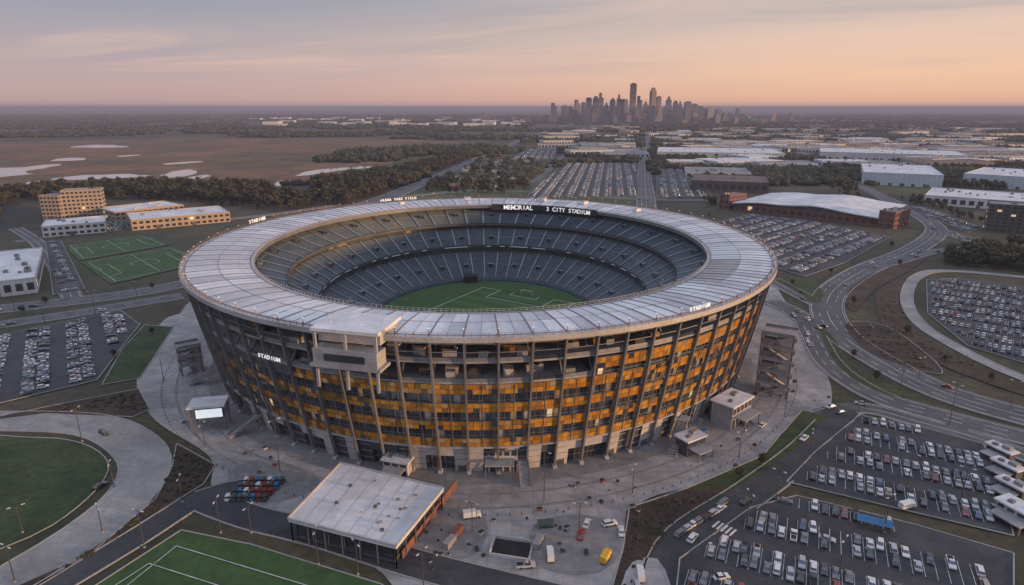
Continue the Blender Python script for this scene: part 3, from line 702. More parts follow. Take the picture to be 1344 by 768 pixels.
# ---------------------------------------------------------------- trees
def icos(sub):
    bm = bmesh.new(); bmesh.ops.create_icosphere(bm, subdivisions=sub, radius=1); v = [tuple(p.co) for p in bm.verts]; f = [tuple(q.index for q in fc.verts) for fc in bm.faces]; bm.free(); return v, f
I1 = icos(1)
def tree(seed, h=11, lumps=9, leaves=160, sub=I1):
    r = random.Random(seed); mb = MB(); cr = h * .30
    mb.cyl(0, 0, 0, h * .5, h * .030, h * .016, 6, 'bark')
    for k in range(lumps):
        a = r.uniform(0, 6.28); rr = cr * r.uniform(.1, .85); z = h * r.uniform(.36, .88); q = cr * r.uniform(.28, .55) * (1.15 - abs(z / h - .6))
        cx, cy = rr * math.cos(a), rr * math.sin(a)
        mb.beam((0, 0, h * .3), (cx, cy, z), h * .012, h * .012, 'bark')
        mb.add([(cx + v[0] * q * r.uniform(.7, 1.25), cy + v[1] * q * r.uniform(.7, 1.25), z + v[2] * q * r.uniform(.6, 1.05)) for v in sub[0]], sub[1], 'leafd' if r.random() < .6 else 'leafl')
    for _ in range(leaves):
        a = r.uniform(0, 6.28); el = r.uniform(-.6, 1.4); rr = cr * r.uniform(.75, 1.2)
        p = Vector((rr * math.cos(a) * math.cos(el), rr * math.sin(a) * math.cos(el), h * .62 + rr * 1.15 * math.sin(el))); s = h * r.uniform(.025, .05)
        d1 = Vector((r.gauss(0, 1), r.gauss(0, 1), r.gauss(0, 1))).normalized() * s; d2 = d1.cross(Vector((r.gauss(0, 1), r.gauss(0, 1), r.gauss(0, 1)))).normalized() * s
        mb.add([p - d1, p + d2, p + d1], [(0, 1, 2)], 'leafd' if r.random() < .55 else 'leafl')
    return mb
TP = [tree(i, 11, 10, 110).tris() for i in range(5)]
def clump(seed):
    r = random.Random(seed); mb = MB()
    for k in range(5):
        cx, cy = r.uniform(-6, 6), r.uniform(-6, 6); q = r.uniform(3, 6.0); hh = r.uniform(5, 11)
        mb.add([(cx + v[0] * q * r.uniform(.7, 1.2), cy + v[1] * q * r.uniform(.7, 1.2), hh * .4 + v[2] * hh * r.uniform(.4, .75)) for v in I1[0]], I1[1], 'leafd' if r.random() < .7 else 'leafl')
    return mb.tris()
CP = [clump(i) for i in range(6)]
def forest(px, n, protos, smin, smax, chk=True, z=0):
    P = G(px); xs = [p[0] for p in P]; ys = [p[1] for p in P]; inst = []; k = 0
    while len(inst) < n and k < n * 12:
        k += 1; x = R.uniform(min(xs), max(xs)); y = R.uniform(min(ys), max(ys))
        if not pip(x, y, P): continue
        if chk and blocked(x, y): continue
        s = R.uniform(smin, smax); inst.append((R.randrange(len(protos)), x, y, z, R.uniform(0, 6.28), s, s * R.uniform(.8, 1.15)))
    merged('forest', protos, inst)
forest([(-250, 300), (-250, 262), (60, 250), (150, 245), (240, 246), (345, 248), (360, 256), (420, 264), (440, 272), (380, 280), (300, 272), (240, 264), (140, 262), (60, 262), (0, 270), (0, 290)], 1300, TP, .9, 1.5)
forest([(404, 210), (470, 198), (560, 194), (640, 192), (668, 198), (620, 206), (560, 204), (520, 212), (470, 214), (420, 213)], 500, CP, .8, 1.3, chk=False)
forest([(400, 256), (420, 240), (520, 226), (600, 206), (625, 206), (600, 222), (555, 242), (525, 254), (500, 262), (440, 272)], 700, TP, .9, 1.5)
forest([(560, 244), (610, 240), (690, 238), (700, 250), (640, 256), (560, 256)], 160, TP, .6, 1.1)
forest([(1244, 330), (1300, 322), (1450, 330), (1450, 372), (1330, 356), (1240, 348)], 300, TP, .7, 1.1)
forest([(1060, 226), (1125, 230), (1130, 262), (1100, 262)], 60, TP, .7, 1.1)
forest([(1236, 232), (1400, 238), (1400, 250), (1240, 250)], 120, TP, .8, 1.2)
forest([(590, 240), (630, 212), (700, 208), (705, 238), (600, 252)], 320, TP, .5, .9)
forest([(860, 262), (940, 262), (935, 280), (880, 275)], 60, TP, .5, .9)
forest([(1168, 262), (1210, 262), (1290, 292), (1228, 296)], 40, TP, .5, .8)
forest([(860, 200), (1130, 216), (1300, 214), (1400, 226), (1130, 226), (870, 214)], 350, TP, .9, 1.3)
inst = []
for _ in range(46000):
    if len(inst) > 10500: break
    y = 900 * math.exp(R.uniform(0, 2.35)); x = R.uniform(-.95, .95) * y
    f = noise.noise(Vector((x / 520, y / 420, 0))) + .5 * noise.noise(Vector((x / 130, y / 130, 5)))
    if f < .0: continue
    if pip(x, y, wetP): continue
    if y < 5200 and blocked(x, y): continue
    s = (1.0 + y / 3500) * R.uniform(.8, 1.3); inst.append((R.randrange(6), x, y, 0, R.uniform(0, 6.28), s, R.uniform(.7, 1.15) * (1 + y / 14000)))
merged('woodland', CP, inst)
TM = [tree(20 + i, 6.0, 14, 420).mesh('deciduous_tree') for i in range(4)]
def shrub(seed):
    r = random.Random(seed); mb = MB()
    for k in range(6):
        cx, cy = r.uniform(-.7, .7), r.uniform(-.7, .7); q = r.uniform(.35, .6)
        mb.add([(cx + v[0] * q * r.uniform(.7, 1.3), cy + v[1] * q * r.uniform(.7, 1.3), .4 + v[2] * q * r.uniform(.6, 1.2)) for v in I1[0]], I1[1], 'leafd' if r.random() < .6 else 'leafl')
    return mb.tris()
SP = [shrub(i) for i in range(4)]
def scatter_shrubs(px, n):
    P = G(px); xs = [p[0] for p in P]; ys = [p[1] for p in P]; inst = []
    for _ in range(n * 8):
        if len(inst) >= n: break
        x = R.uniform(min(xs), max(xs)); y = R.uniform(min(ys), max(ys))
        if pip(x, y, P): s = R.uniform(.35, .95); inst.append((R.randrange(4), x, y, .15, R.uniform(0, 6), s, s))
    merged('shrubs', SP, inst)
scatter_shrubs([(232, 586), (276, 611), (262, 636), (140, 712), (60, 760), (120, 730), (205, 660), (226, 618)], 110)
scatter_shrubs([(1110, 428), (1160, 430), (1212, 465), (1230, 490), (1175, 476), (1130, 453)], 120)
scatter_shrubs([(1155, 388), (1180, 378), (1180, 400), (1205, 440), (1290, 485), (1230, 474), (1165, 440)], 120)
scatter_shrubs([(826, 676), (900, 650), (955, 642), (884, 688), (850, 733), (842, 790), (806, 790), (820, 720)], 80)
scatter_shrubs([(0, 552), (60, 540), (180, 514), (192, 538), (60, 542)], 60)
for u, v in [(150, 470), (200, 440), (1000, 612), (970, 630), (1120, 470), (1150, 500), (1040, 375), (1120, 400), (1180, 350), (1190, 440), (1240, 475), (1300, 500),
             (300, 330), (60, 400), (30, 412), (200, 380), (1170, 325), (1090, 360), (930, 285)]:
    x, y = gp(u, v); o = bpy.data.objects.new('deciduous_tree', R.choice(TM)); scene.collection.objects.link(o); s = R.uniform(.5, .9); o.location = (x, y, 0.1); o.scale = (s, s, s); o.rotation_euler[2] = R.uniform(0, 6)

# ---------------------------------------------------------------- stadium
st = bpy.data.objects.new('stadium', None); scene.collection.objects.link(st)
ZR = 47.0
def prof(z): return 9.5 * (1 - min(z, ZR) / ZR) ** 1.1
def PO(t, off, z):
    k = prof(z) + off; return (CX + (AO - k) * math.cos(t), CY + (BO - k) * math.sin(t), z)
def PR(t, s, z): return (CX + (AO + (AI - AO) * s) * math.cos(t), CY + (BO + (BI - BO) * s) * math.sin(t), z)
NB = 84; dT = 2 * math.pi / NB
def radial(t): return Vector((math.cos(t), math.sin(t), 0))
def tang(t): return Vector((-math.sin(t), math.cos(t), 0))
# roof ring
rb = MB(); rs = [-.05, .03, .5, .96, 1.02]
def rz(s): return 47.9 - 1.3 * max(0, s) + .5 * math.sin(max(0, min(1, s)) * math.pi)
for i in range(NB * 2):
    t0, t1 = i * dT / 2, (i + 1) * dT / 2
    if i % 2 == 0: base = R.choice(('rp1', 'rp1', 'rp2', 'rp3'))
    deg = math.degrees(t0) % 360
    for k in range(len(rs) - 1):
        s0, s1 = rs[k], rs[k + 1]
        if k in (0, len(rs) - 2): m = 'rim'
        else: m = base if R.random() > .2 else R.choice(('rp1', 'rp2', 'rp3'))
        if k == 2 and 318 < deg < 338: m = 'rp4'
        n_ = 3
        for q in range(n_):
            a, b = s0 + (s1 - s0) * q / n_, s0 + (s1 - s0) * (q + 1) / n_
            rb.quad(PR(t0, a, rz(a)), PR(t1, a, rz(a)), PR(t1, b, rz(b)), PR(t0, b, rz(b)), m)
    rb.quad(PR(t0, -.05, 46.4), PR(t1, -.05, 46.4), PR(t1, -.05, rz(0)), PR(t0, -.05, rz(0)), 'rim')
    rb.quad(PR(t0, 1.02, 44.8), PR(t0, 1.02, rz(1.02)), PR(t1, 1.02, rz(1.02)), PR(t1, 1.02, 44.8), 'col')
    rb.quad(PR(t0, -.05, 46.4), PR(t0, 1.02, 44.8), PR(t1, 1.02, 44.8), PR(t1, -.05, 46.4), 'wallc')
    for q in range(6):
        a, b = .03 + .93 * q / 6, .03 + .93 * (q + 1) / 6
        p0 = Vector(PR(t0, a, rz(a) + .05)); p1 = Vector(PR(t0, b, rz(b) + .05)); rb.beam(p0, p1, .40 if i % 2 == 0 else .16, .22, 'seam' if i % 2 == 0 else 'seam2', side=tang(t0))
    for s, w_, mm in ((.03, .4, 'seam'), (.5, .16, 'seam2'), (.96, .35, 'seam')):
        p0 = Vector(PR(t0, s, rz(s) + .04)); p1 = Vector(PR(t1, s, rz(s) + .04)); rb.beam(p0, p1, w_, .16, mm)
rb.obj('roof_ring', st)
# railings
ra = MB(); NR = 360
for i in range(NR):
    t0 = 2 * math.pi * i / NR; t1 = 2 * math.pi * (i + 1) / NR
    for s, mm in ((-.04, 'redrail'), (1.0, 'rim')):
        z = rz(s); p = PR(t0, s, z); q = PR(t1, s, z)
        ra.beam(p, (p[0], p[1], z + 1.25), .12, .12, mm)
        for dz in (.65, 1.25): ra.beam((p[0], p[1], z + dz), (q[0], q[1], z + dz), .07, .07, mm)
for i in range(NB):
    t = i * dT; p = PR(t, .005, rz(0)); ra.box(p[0], p[1], p[2] + .4, .5, .4, .7, t, 'redrail'); ra.box(p[0], p[1], p[2] + 1.3, .12, .12, 1.6, t, 'pole'); ra.box(p[0], p[1], p[2] + 2.1, .4, .3, .2, t, 'rimlamp')
ra.obj('rim_railing', st)
# columns and facade
cb = MB(); fb = MB()
LV = [(9.8, 12.9, 'g'), (12.9, 16.1, 'w'), (16.1, 19.2, 'g'), (19.2, 22.5, 'w'), (22.5, 25.6, 'g'), (25.6, 28.9, 'w'), (28.9, 32.2, 'g')]
for i in range(NB):
    t0, t1 = i * dT, (i + 1) * dT; tm = (t0 + t1) / 2
    zs = [0, 9.5, 20, 32.5, 46.4]
    for a, b in zip(zs[:-1], zs[1:]): cb.beam(PO(t0, .1, a), PO(t0, .1, b + .05), .55, 1.2, 'col', side=tang(t0))
    cb.beam(PO(t0, 0, 0), PO(t0, -.6, .0 + .9), 1.3, 1.8, 'slab', side=tang(t0))
    cb.beam(PO(tm, .45, 9.8), PO(tm, .45, 32), .16, .25, 'col', side=tang(tm))
    cb.beam(PO(t0, 1.0, 33.3), PO(t0, 12, 46), .4, .6, 'col', side=tang(t0))
    deg = math.degrees(tm) % 360
    rightside = 285 < deg < 360 or deg < 40
    leftside = 150 < deg < 250
    left_shade = max(0.0, min(1.0, (262 - deg) / 50)) if deg > 140 else 0
    lv = list(LV)
    if rightside: lv += [(32.2, 34.6, 'w'), (34.6, 38.2, 'g')]
    for (z0, z1, k) in lv:
        if k == 'g' and leftside and z0 > 28 and deg < 246: k = 'l'
        if k == 'g' and leftside and z0 < 12 and deg < 236: k = 'w'
        nsub = 5
        for q in range(nsub):
            a = t0 + dT * q / nsub; b = t0 + dT * (q + 1) / nsub
            if k == 'g':
                zm = (z0 + z1) / 2
                for (y0, y1) in ((z0, zm), (zm, z1)):
                    if R.random() < left_shade * .75: mt = R.choice(('gold3', 'gold3', 'bronze', 'bronze'))  # darker panels towards the left paint the facade's shaded side
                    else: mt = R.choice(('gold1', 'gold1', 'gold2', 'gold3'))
                    e = .005 * dT; rr = R.random()
                    if rr < .03: mt = 'glass'
                    elif rr < .06: mt = 'lit2'  # glowing panel added for sparkle in the gold band
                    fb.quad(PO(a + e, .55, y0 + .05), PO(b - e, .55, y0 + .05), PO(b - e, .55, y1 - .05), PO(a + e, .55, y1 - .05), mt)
                fb.quad(PO(a, .55, z1), PO(b, .55, z1), PO(b, 2.2, z1), PO(a, 2.2, z1), 'bronze')
                fb.quad(PO(a, .55, z0), PO(b, .55, z0), PO(b, 2.2, z0), PO(a, 2.2, z0), 'wallc')
                fb.quad(PO(a, .62, z0), PO(b, .62, z0), PO(b, .62, z1), PO(a, .62, z1), 'wallc')
            elif k == 'l':
                fb.quad(PO(a, .8, z0), PO(b, .8, z0), PO(b, .8, z1), PO(a, .8, z1), 'wallc')
                for zq in range(4): fb.beam(PO(a, .7, z0 + .4 + zq * .85), PO(b, .7, z0 + .4 + zq * .85), .3, .2, 'col')
            else:
                rr = R.random()
                mt = 'glass' if rr > .20 else ('wallc' if rr > .12 else ('precast' if rr > .09 else ('lit2' if rr > .012 else 'lit')))
                fb.quad(PO(a, 1.5, z0), PO(b, 1.5, z0), PO(b, 1.5, z1), PO(a, 1.5, z1), mt)
                fb.beam(PO(a, 1.4, z0), PO(a, 1.4, z1), .12, .2, 'metal', side=tang(a))
                fb.beam(PO(a, 1.1, z0 + 1.0), PO(b, 1.1, z0 + 1.0), .08, .08, 'metal')
                fb.beam(PO(a, 1.42, z0 + .5), PO(b, 1.42, z0 + .5), .1, .1, 'metal')
        fb.beam(PO(t0, .9, z1), PO(t1, .9, z1), .35, .25, 'col')
    # ground storey
    for q in range(2):
        a = t0 + dT * q / 2; b = t0 + dT * (q + 1) / 2; c = R.random()
        if c < .38:
            fb.quad(PO(a, .9, 0), PO(b, .9, 0), PO(b, .9, 9.6), PO(a, .9, 9.6), 'precast')
            for zq in (2.4, 4.8, 7.2): fb.beam(PO(a, .84, zq), PO(b, .84, zq), .05, .08, 'wallc')
            if R.random() < .4: tt = (a + b) / 2; p = PO(tt, .85, 1.4); fb.box(p[0], p[1], 1.4, .2, 2.4, 2.8, tt, 'wallc')
        elif c < .72:
            fb.quad(PO(a, 2.4, 0), PO(b, 2.4, 0), PO(b, 2.4, 6), PO(a, 2.4, 6), 'glass'); fb.quad(PO(a, .9, 6), PO(b, .9, 6), PO(b, .9, 9.6), PO(a, .9, 9.6), 'precast' if c > .55 else 'wallc')
            fb.quad(PO(a, .9, 6), PO(b, .9, 6), PO(b, 2.4, 6), PO(a, 2.4, 6), 'wallc')
            for w_ in (0, .33, .66, 1.0): tt = a + (b - a) * w_; fb.beam(PO(tt, 2.3, 0), PO(tt, 2.3, 6), .15, .15, 'metal', side=tang(tt))
            fb.beam(PO(a, 2.3, 2.6), PO(b, 2.3, 2.6), .15, .15, 'metal')
        else:
            fb.quad(PO(a, 1.6, 0), PO(b, 1.6, 0), PO(b, 1.6, 9.6), PO(a, 1.6, 9.6), 'wallc')
            for zq in (2.2, 4.8, 7.4): fb.beam(PO(a, 1.4, zq), PO(b, 1.4, zq), .3, .5, 'col')
    fb.beam(PO(t0, .4, 9.7), PO(t1, .4, 9.7), .8, .5, 'slab')
    # open concourses
    for z, dep in ((33.0, 17), (39.8, 17)):
        if rightside and z == 33.0: continue
        o0 = .6
        fb.add([PO(t0, o0, z), PO(t1, o0, z), PO(t1, dep, z), PO(t0, dep, z), PO(t0, o0, z - .7), PO(t1, o0, z - .7), PO(t1, dep, z - .7), PO(t0, dep, z - .7)], [(0, 1, 2, 3), (7, 6, 5, 4), (0, 4, 5, 1)], 'slab')
        fb.beam(PO(t0, .75, z + .55), PO(t1, .75, z + .55), .12, 1.0, 'metal' if (i % 5) else 'glass')
        fb.beam(PO(t0, 9, z + 3.0), PO(t1, 9, z + 3.0), .5, .7, 'col')
        for _q in range(2):
            if R.random() < .5:
                p = PO(t0 + dT * R.uniform(.2, .8), R.uniform(3, 9), z + 1.1); fb.box(p[0], p[1], p[2], R.uniform(2, 4), R.uniform(2, 5), 2.2, tm, R.choice(('slab', 'precast', 'wallc', 'metal', 'gold3')))
        p = PO(tm, 6, z + 5.3); fb.box(p[0], p[1], p[2], .5, 2.4, .12, tm, 'lit' if R.random() < .15 else 'lamp')
    fb.quad(PO(t0, 17, 33), PO(t1, 17, 33), PO(t1, 17, 46), PO(t0, 17, 46), 'wallc')
    fb.beam(PO(t0, .3, 45.8), PO(t1, .3, 45.8), .6, .7, 'col')
    fb.beam(PO(t0, .3, 42.8), PO(t1, .3, 42.8), .2, .2, 'metal')
cb.obj('facade_columns', st); fb.obj('facade', st)
# seating bowl
sbm = MB(); A0, B0_ = 55.0, 66.0; SA, SB = 61.0, 57.0; NS = 168
def PS(t, s, z): return (CX + (A0 + SA * s) * math.cos(t), CY + (B0_ + SB * s) * math.sin(t), z)
decks = [(0.03, .37, 10.0, 21.0, 24), (.35, .58, 25.2, 33.5, 16), (.55, .98, 36.6, 45.0, 30)]
for (s0, s1, z0, z1, n) in decks:
    for k in range(n):
        sa = s0 + (s1 - s0) * k / n; sb = s0 + (s1 - s0) * (k + 1) / n; sm = sa + (sb - sa) * .45; za = z0 + (z1 - z0) * k / n; zb = z0 + (z1 - z0) * (k + 1) / n
        walk = (k == n // 2)
        for i in range(NS):
            a, b = 2 * math.pi * i / NS, 2 * math.pi * (i + 1) / NS
            sbm.quad(PS(a, sa, za), PS(a, sm, za), PS(b, sm, za), PS(b, sa, za), 'tread')
            mt = 'tread' if walk else 'seat'
            sbm.quad(PS(a, sm, za), PS(a, sm, za + .42), PS(b, sm, za + .42), PS(b, sm, za), mt)
            sbm.quad(PS(a, sm, za + .42), PS(a, sb, za + .42), PS(b, sb, za + .42), PS(b, sm, za + .42), mt)
            if zb - za > .42: sbm.quad(PS(a, sb, za + .42), PS(a, sb, zb), PS(b, sb, zb), PS(b, sb, za + .42), 'tread')
    for j in range(56):
        t = 2 * math.pi * (j + .5) / 56; hw = .45 / 95
        for q in range(6):
            ka, kb_ = q / 6, (q + 1) / 6; sa, sb = s0 + (s1 - s0) * ka, s0 + (s1 - s0) * kb_; za, zb = z0 + (z1 - z0) * ka + .5, z0 + (z1 - z0) * kb_ + .5
            sbm.quad(PS(t - hw, sa, za), PS(t - hw, sb, zb), PS(t + hw, sb, zb), PS(t + hw, sa, za), 'aisle')
    for j in range(28):   # vomitories: solid black slab paints the shade inside each opening
        t = 2 * math.pi * j / 28; s = s0 + (s1 - s0) * .45; z = z0 + (z1 - z0) * .45; p = PS(t, s, z + .7); sbm.box(p[0], p[1], p[2], 2.6, 2.6, 1.5, t, 'tread'); p = PS(t, s - .024, z + .7); sbm.box(p[0], p[1], p[2], .3, 2.0, 1.3, t, 'dark')
for i in range(NS):
    a, b = 2 * math.pi * i / NS, 2 * math.pi * (i + 1) / NS
    def wall(s, z0, z1, m): sbm.quad(PS(a, s, z0), PS(a, s, z1), PS(b, s, z1), PS(b, s, z0), m)
    wall(.03, 8, 10.0, 'tread'); wall(.015, 8, 8.9, 'ledblue')
    wall(.38, 21, 25, 'glass' if i % 3 else 'wallc'); wall(.35, 24.2, 25.9, 'wallc'); wall(.347, 24.8, 25.05, 'led' if R.random() < .4 else 'wallc')
    wall(.60, 33.5, 37, 'wallc' if R.random() > .04 else 'lit2'); wall(.55, 35.6, 37.3, 'wallc'); wall(.547, 36.2, 36.5, 'seam')
    wall(.985, 45, 46.8, 'wallc')
    sbm.quad(PS(a, .35, 24.3), PS(b, .35, 24.3), PS(b, .39, 24.3), PS(a, .39, 24.3), 'wallc'); sbm.quad(PS(a, .55, 35.7), PS(b, .55, 35.7), PS(b, .61, 35.7), PS(a, .61, 35.7), 'wallc')
    sbm.quad(PS(a, .37, 21), PS(b, .37, 21), PS(b, .39, 21), PS(a, .39, 21), 'tread'); sbm.quad(PS(a, .58, 33.5), PS(b, .58, 33.5), PS(b, .61, 33.5), PS(a, .61, 33.5), 'tread')
p = PS(math.radians(102), .02, 10); sbm.box(p[0], p[1], p[2], 7, 7, 4, math.radians(102), 'dark')  # solid black box paints the dark of a tunnel mouth
# scoreboard fascia under the far roof edge
for j in range(24):
    a = math.radians(50 + 40 * j / 24); b = math.radians(50 + 40 * (j + 1) / 24)
    sbm.quad(PR(a, 1.06, 43.8), PR(a, 1.06, 47.6), PR(b, 1.06, 47.6), PR(b, 1.06, 43.8), 'signdark')
sbm.obj('seating_bowl', st)
# pitch
pm = MB(); zf = 8.0
pm.add([PS(2 * math.pi * i / 96, .03, zf) for i in range(96)], [tuple(range(96))], 'wallc')
M['t_a'] = pmat('turf_stripe_a', (.026, .068, .012), (.034, .080, .016), .1, .9, grain=.15); M['t_b'] = pmat('turf_stripe_b', (.036, .092, .017), (.044, .104, .021), .1, .9, grain=.15)
pm.add([PS(2 * math.pi * i / 96, .010, zf + .03) for i in range(96)], [tuple(range(96))], 't_a')
ang = math.radians(-31.5); ux = Vector((math.cos(ang), math.sin(ang))); uy = Vector((-ux.y, ux.x)); pc = Vector((CX - 5, CY - 5))
def PP(x, y): q = pc + ux * x + uy * y; return (q.x, q.y)
HWp, HL = 29.0, 50.0
for k in range(18):
    y0 = -HL + 2 * HL * k / 18; y1 = -HL + 2 * HL * (k + 1) / 18
    if k % 2 == 0: pm.add([(*PP(-HWp, y0), zf + .05), (*PP(HWp, y0), zf + .05), (*PP(HWp, y1), zf + .05), (*PP(-HWp, y1), zf + .05)], [(0, 1, 2, 3)], 't_b')
M['wl'] = pmat('pitch_line', (.8, .8, .8), (.7, .7, .7))
def pl(x0, y0, x1, y1): line(pm, PP(x0, y0), PP(x1, y1), .24, zf + .08, 'wl')
def rect(x0, y0, x1, y1): pl(x0, y0, x1, y0); pl(x1, y0, x1, y1); pl(x1, y1, x0, y1); pl(x0, y1, x0, y0)
rect(-HWp, -HL, HWp, HL); pl(-HWp, 0, HWp, 0); rect(-17, HL - 15, 17, HL); rect(-8, HL - 5, 8, HL); rect(-17, -HL, 17, -HL + 15); rect(-8, -HL, 8, -HL + 5)
for k in range(32):
    a0, a1 = 2 * math.pi * k / 32, 2 * math.pi * (k + 1) / 32; pl(9 * math.cos(a0), 9 * math.sin(a0), 9 * math.cos(a1), 9 * math.sin(a1))
for sg in (-1, 1):
    for xx in (-3.6, 3.6): q = PP(xx, sg * HL); pm.box(q[0], q[1], zf + 1.3, .15, .15, 2.5, ang, 'wl')
    a = PP(-3.6, sg * HL); b = PP(3.6, sg * HL); pm.beam((*a, zf + 2.5), (*b, zf + 2.5), .15, .15, 'wl')
pm.obj('pitch', st)
# rooftop penthouse on the front-left rim
ex = MB(); t = math.radians(-104); q = Vector(PR(t, .12, 0)); rd = radial(t); tg = tang(t); rot = t
ex.box(q.x, q.y, 49.6, 13, 20, .9, rot, 'white_roof'); ex.box(q.x, q.y, 47.4, 11.6, 18.4, 3.6, rot, 'precast')
for k in (-9, 0, 9):
    p = q + rd * 8 + tg * k; ex.box(p.x, p.y, 41, .7, .7, 16.6, rot, 'slab')
p = q + rd * 6.2; ex.box(p.x, p.y, 49.62, 4.5, 20, .9, rot, 'white_roof'); ex.box(p.x, p.y, 42.2, 5.5, 19, 4.4, rot, 'slab'); ex.box(p.x + rd.x * 2.9, p.y + rd.y * 2.9, 42.2, .2, 12, 2, rot, 'glass')
ex.box(p.x, p.y, 39.6, 6.5, 21, .8, rot, 'slab')
for tt, s, w_ in ((60, .4, 7), (74, .35, 8), (98, .3, 6), (40, .5, 4), (120, .45, 4)):
    a = math.radians(tt); p = PR(a, s, rz(s)); ex.box(p[0], p[1], p[2] + .8, w_, w_ * .7, 1.6, a, 'white_roof'); ex.box(p[0], p[1], p[2] + 1.8, w_ * .4, w_ * .3, .5, a, 'metal')
ex.obj('roof_penthouse', st)
# signs: every letter set individually so that the wording follows the curved rim
def sign(text, tdeg, s, z, size, face='out', frame=True):
    root = bpy.data.objects.new('stadium_sign', None); scene.collection.objects.link(root)
    t = math.radians(tdeg); root.location = PR(t, s, z); o0 = Vector(root.location); rad = 118.0; step = size * .72 / rad; n = len(text); fr = MB()
    for i, ch in enumerate(text):
        k = (i - (n - 1) / 2) * step; tt = t + (k if face == 'out' else -k); p = Vector(PR(tt, s, z)) - o0
        rotz = tt + math.pi / 2 if face == 'out' else tt - math.pi / 2
        if ch == ' ': continue
        cu = bpy.data.curves.new('letter', 'FONT'); cu.body = ch; cu.size = size; cu.extrude = .1; cu.align_x = 'CENTER'; cu.offset = .018 * size; cu.materials.append(M['sign'])
        o = bpy.data.objects.new('letter', cu); scene.collection.objects.link(o); o.parent = root; o.location = p; o.rotation_euler = (math.pi / 2, 0, rotz)
        if frame: fr.box(p.x, p.y, -.45, .12, .12, 1.0, rotz, 'metal'); fr.box(p.x, p.y, -.08, size * .74, .14, .12, rotz, 'metal')
    if frame: fr.obj('frame', root)
sign('MEMORIAL', 80, 1.09, 44.4, 3.9, 'in', False); sign('3 CITY STADIUM', 61, 1.09, 44.4, 3.5, 'in', False)
sign('ARENA PARK FIELD', 119, .0, 48.9, 2.0, 'in'); sign('STADIUM', 164, -.03, 48.9, 2.4, 'in')
sign('STADIUM', -57, -.04, 48.9, 1.7, 'out')
sign('STADIUM', -117, -.09, 36.0, 1.7, 'out', False)
# plaza structures ---------------------------------------------------------
def stair_tower(name, x, y, rot, w_, d_, h, n):
    mb = MB()
    for sx in (-1, 0, 1):
        for sy in (-1, 1): mb.box(sx * w_ / 2, sy * d_ / 2, h / 2, .7, .7, h, 0, 'col')
    for k in range(1, n + 1):
        z = h * k / n; mb.box(w_ * .0, 0, z, w_ + 1, d_ + 1, .4, 0, 'slab')
        for sy in (-1, 1): mb.box(0, sy * (d_ / 2 + .4), z + .7, w_ + .8, .1, 1.0, 0, 'metal')
        z0 = h * (k - 1) / n; s = 1 if k % 2 else -1
        mb.beam((-s * w_ * .4, -d_ * .35, z0), (s * w_ * .4, -d_ * .35, z), 1.8, .35, 'precast')
    mb.box(w_ * .25, d_ * .1, h * .5, w_ * .4, d_ * .6, h, 0, 'precast')
    mb.obj(name, loc=(x, y, 0), rot=rot)
stair_tower('stair_tower', 102, 224, math.radians(-30), 11, 9, 25, 5)
x, y = gp(252, 488); stair_tower('stair_tower', x, y, math.radians(35), 8, 6, 12, 3)
def gate(name, x, y, rot, w_, d_, h, wall='precast'):
    mb = MB(); mb.box(0, 0, h / 2, w_, d_, h, 0, wall); mb.box(0, 0, h + .25, w_ + 1.2, d_ + 1.2, .5, 0, 'white_roof')
    mb.box(0, -d_ / 2 - 2.2, h * .55, w_ * .8, 4.4, .35, 0, 'slab')
    for k in (-.38, .38): mb.box(k * w_, -d_ / 2 - 4.1, h * .27, .35, .35, h * .54, 0, 'col')
    n = max(3, int(w_ / 2.2))
    for k in range(n): mb.box(-w_ / 2 + w_ * (k + .5) / n, -d_ / 2 - .05, h * .22, w_ / n * .7, .12, h * .42, 0, 'glass'); mb.box(-w_ / 2 + w_ * (k + .5) / n, -d_ / 2 - .05, h * .78, w_ / n * .7, .12, h * .22, 0, 'glass')
    mb.box(w_ * .2, d_ * .1, h + 1, 2.4, 2, 1, 0, 'metal'); mb.box(-w_ * .25, -d_ * .15, h + .8, 1.4, 1.4, .7, 0, 'col')
    mb.obj(name, loc=(x, y, 0), rot=rot)
x, y = gp(958, 552); gate('entrance_gate', x, y, math.radians(42), 13, 8, 8.5, 'slab')
x, y = gp(905, 592); gate('entrance_gate', x, y, math.radians(32), 8, 5, 5.5, 'wallc')
x, y = gp(524, 618); gate('entrance_gate', x, y, math.radians(-16), 8, 5, 4.5)
x, y = gp(656, 622); gate('entrance_gate', x, y + 3, math.radians(0), 11, 4, 8.5, 'precast')
x, y = gp(278, 560)
mb = MB(); mb.box(0, 0, 9.3, 12, 8, .8, 0, 'white_roof'); mb.box(0, 1, 6.6, 11, 6, 4.6, 0, 'precast')
for sx in (-5.4, 5.4):
    for sy in (-3.4, 3.4): mb.box(sx, sy, 4.4, .5, .5, 8.8, 0, 'col')
mb.box(1, -4.2, 7.2, 9, .3, 3.6, 0, 'wallc'); mb.box(1, -4.4, 7.2, 8.4, .14, 3.1, 0, 'screen')
mb.beam((-5.4, -3.4, 0), (5.4, -3.4, 5), .3, .3, 'col'); mb.beam((5.4, -3.4, 0), (-5.4, -3.4, 5), .3, .3, 'col'); mb.beam((-6, 5, 8), (-11, 5, .2), 2, .3, 'precast')
mb.obj('video_billboard', loc=(x, y, 0), rot=math.radians(12))
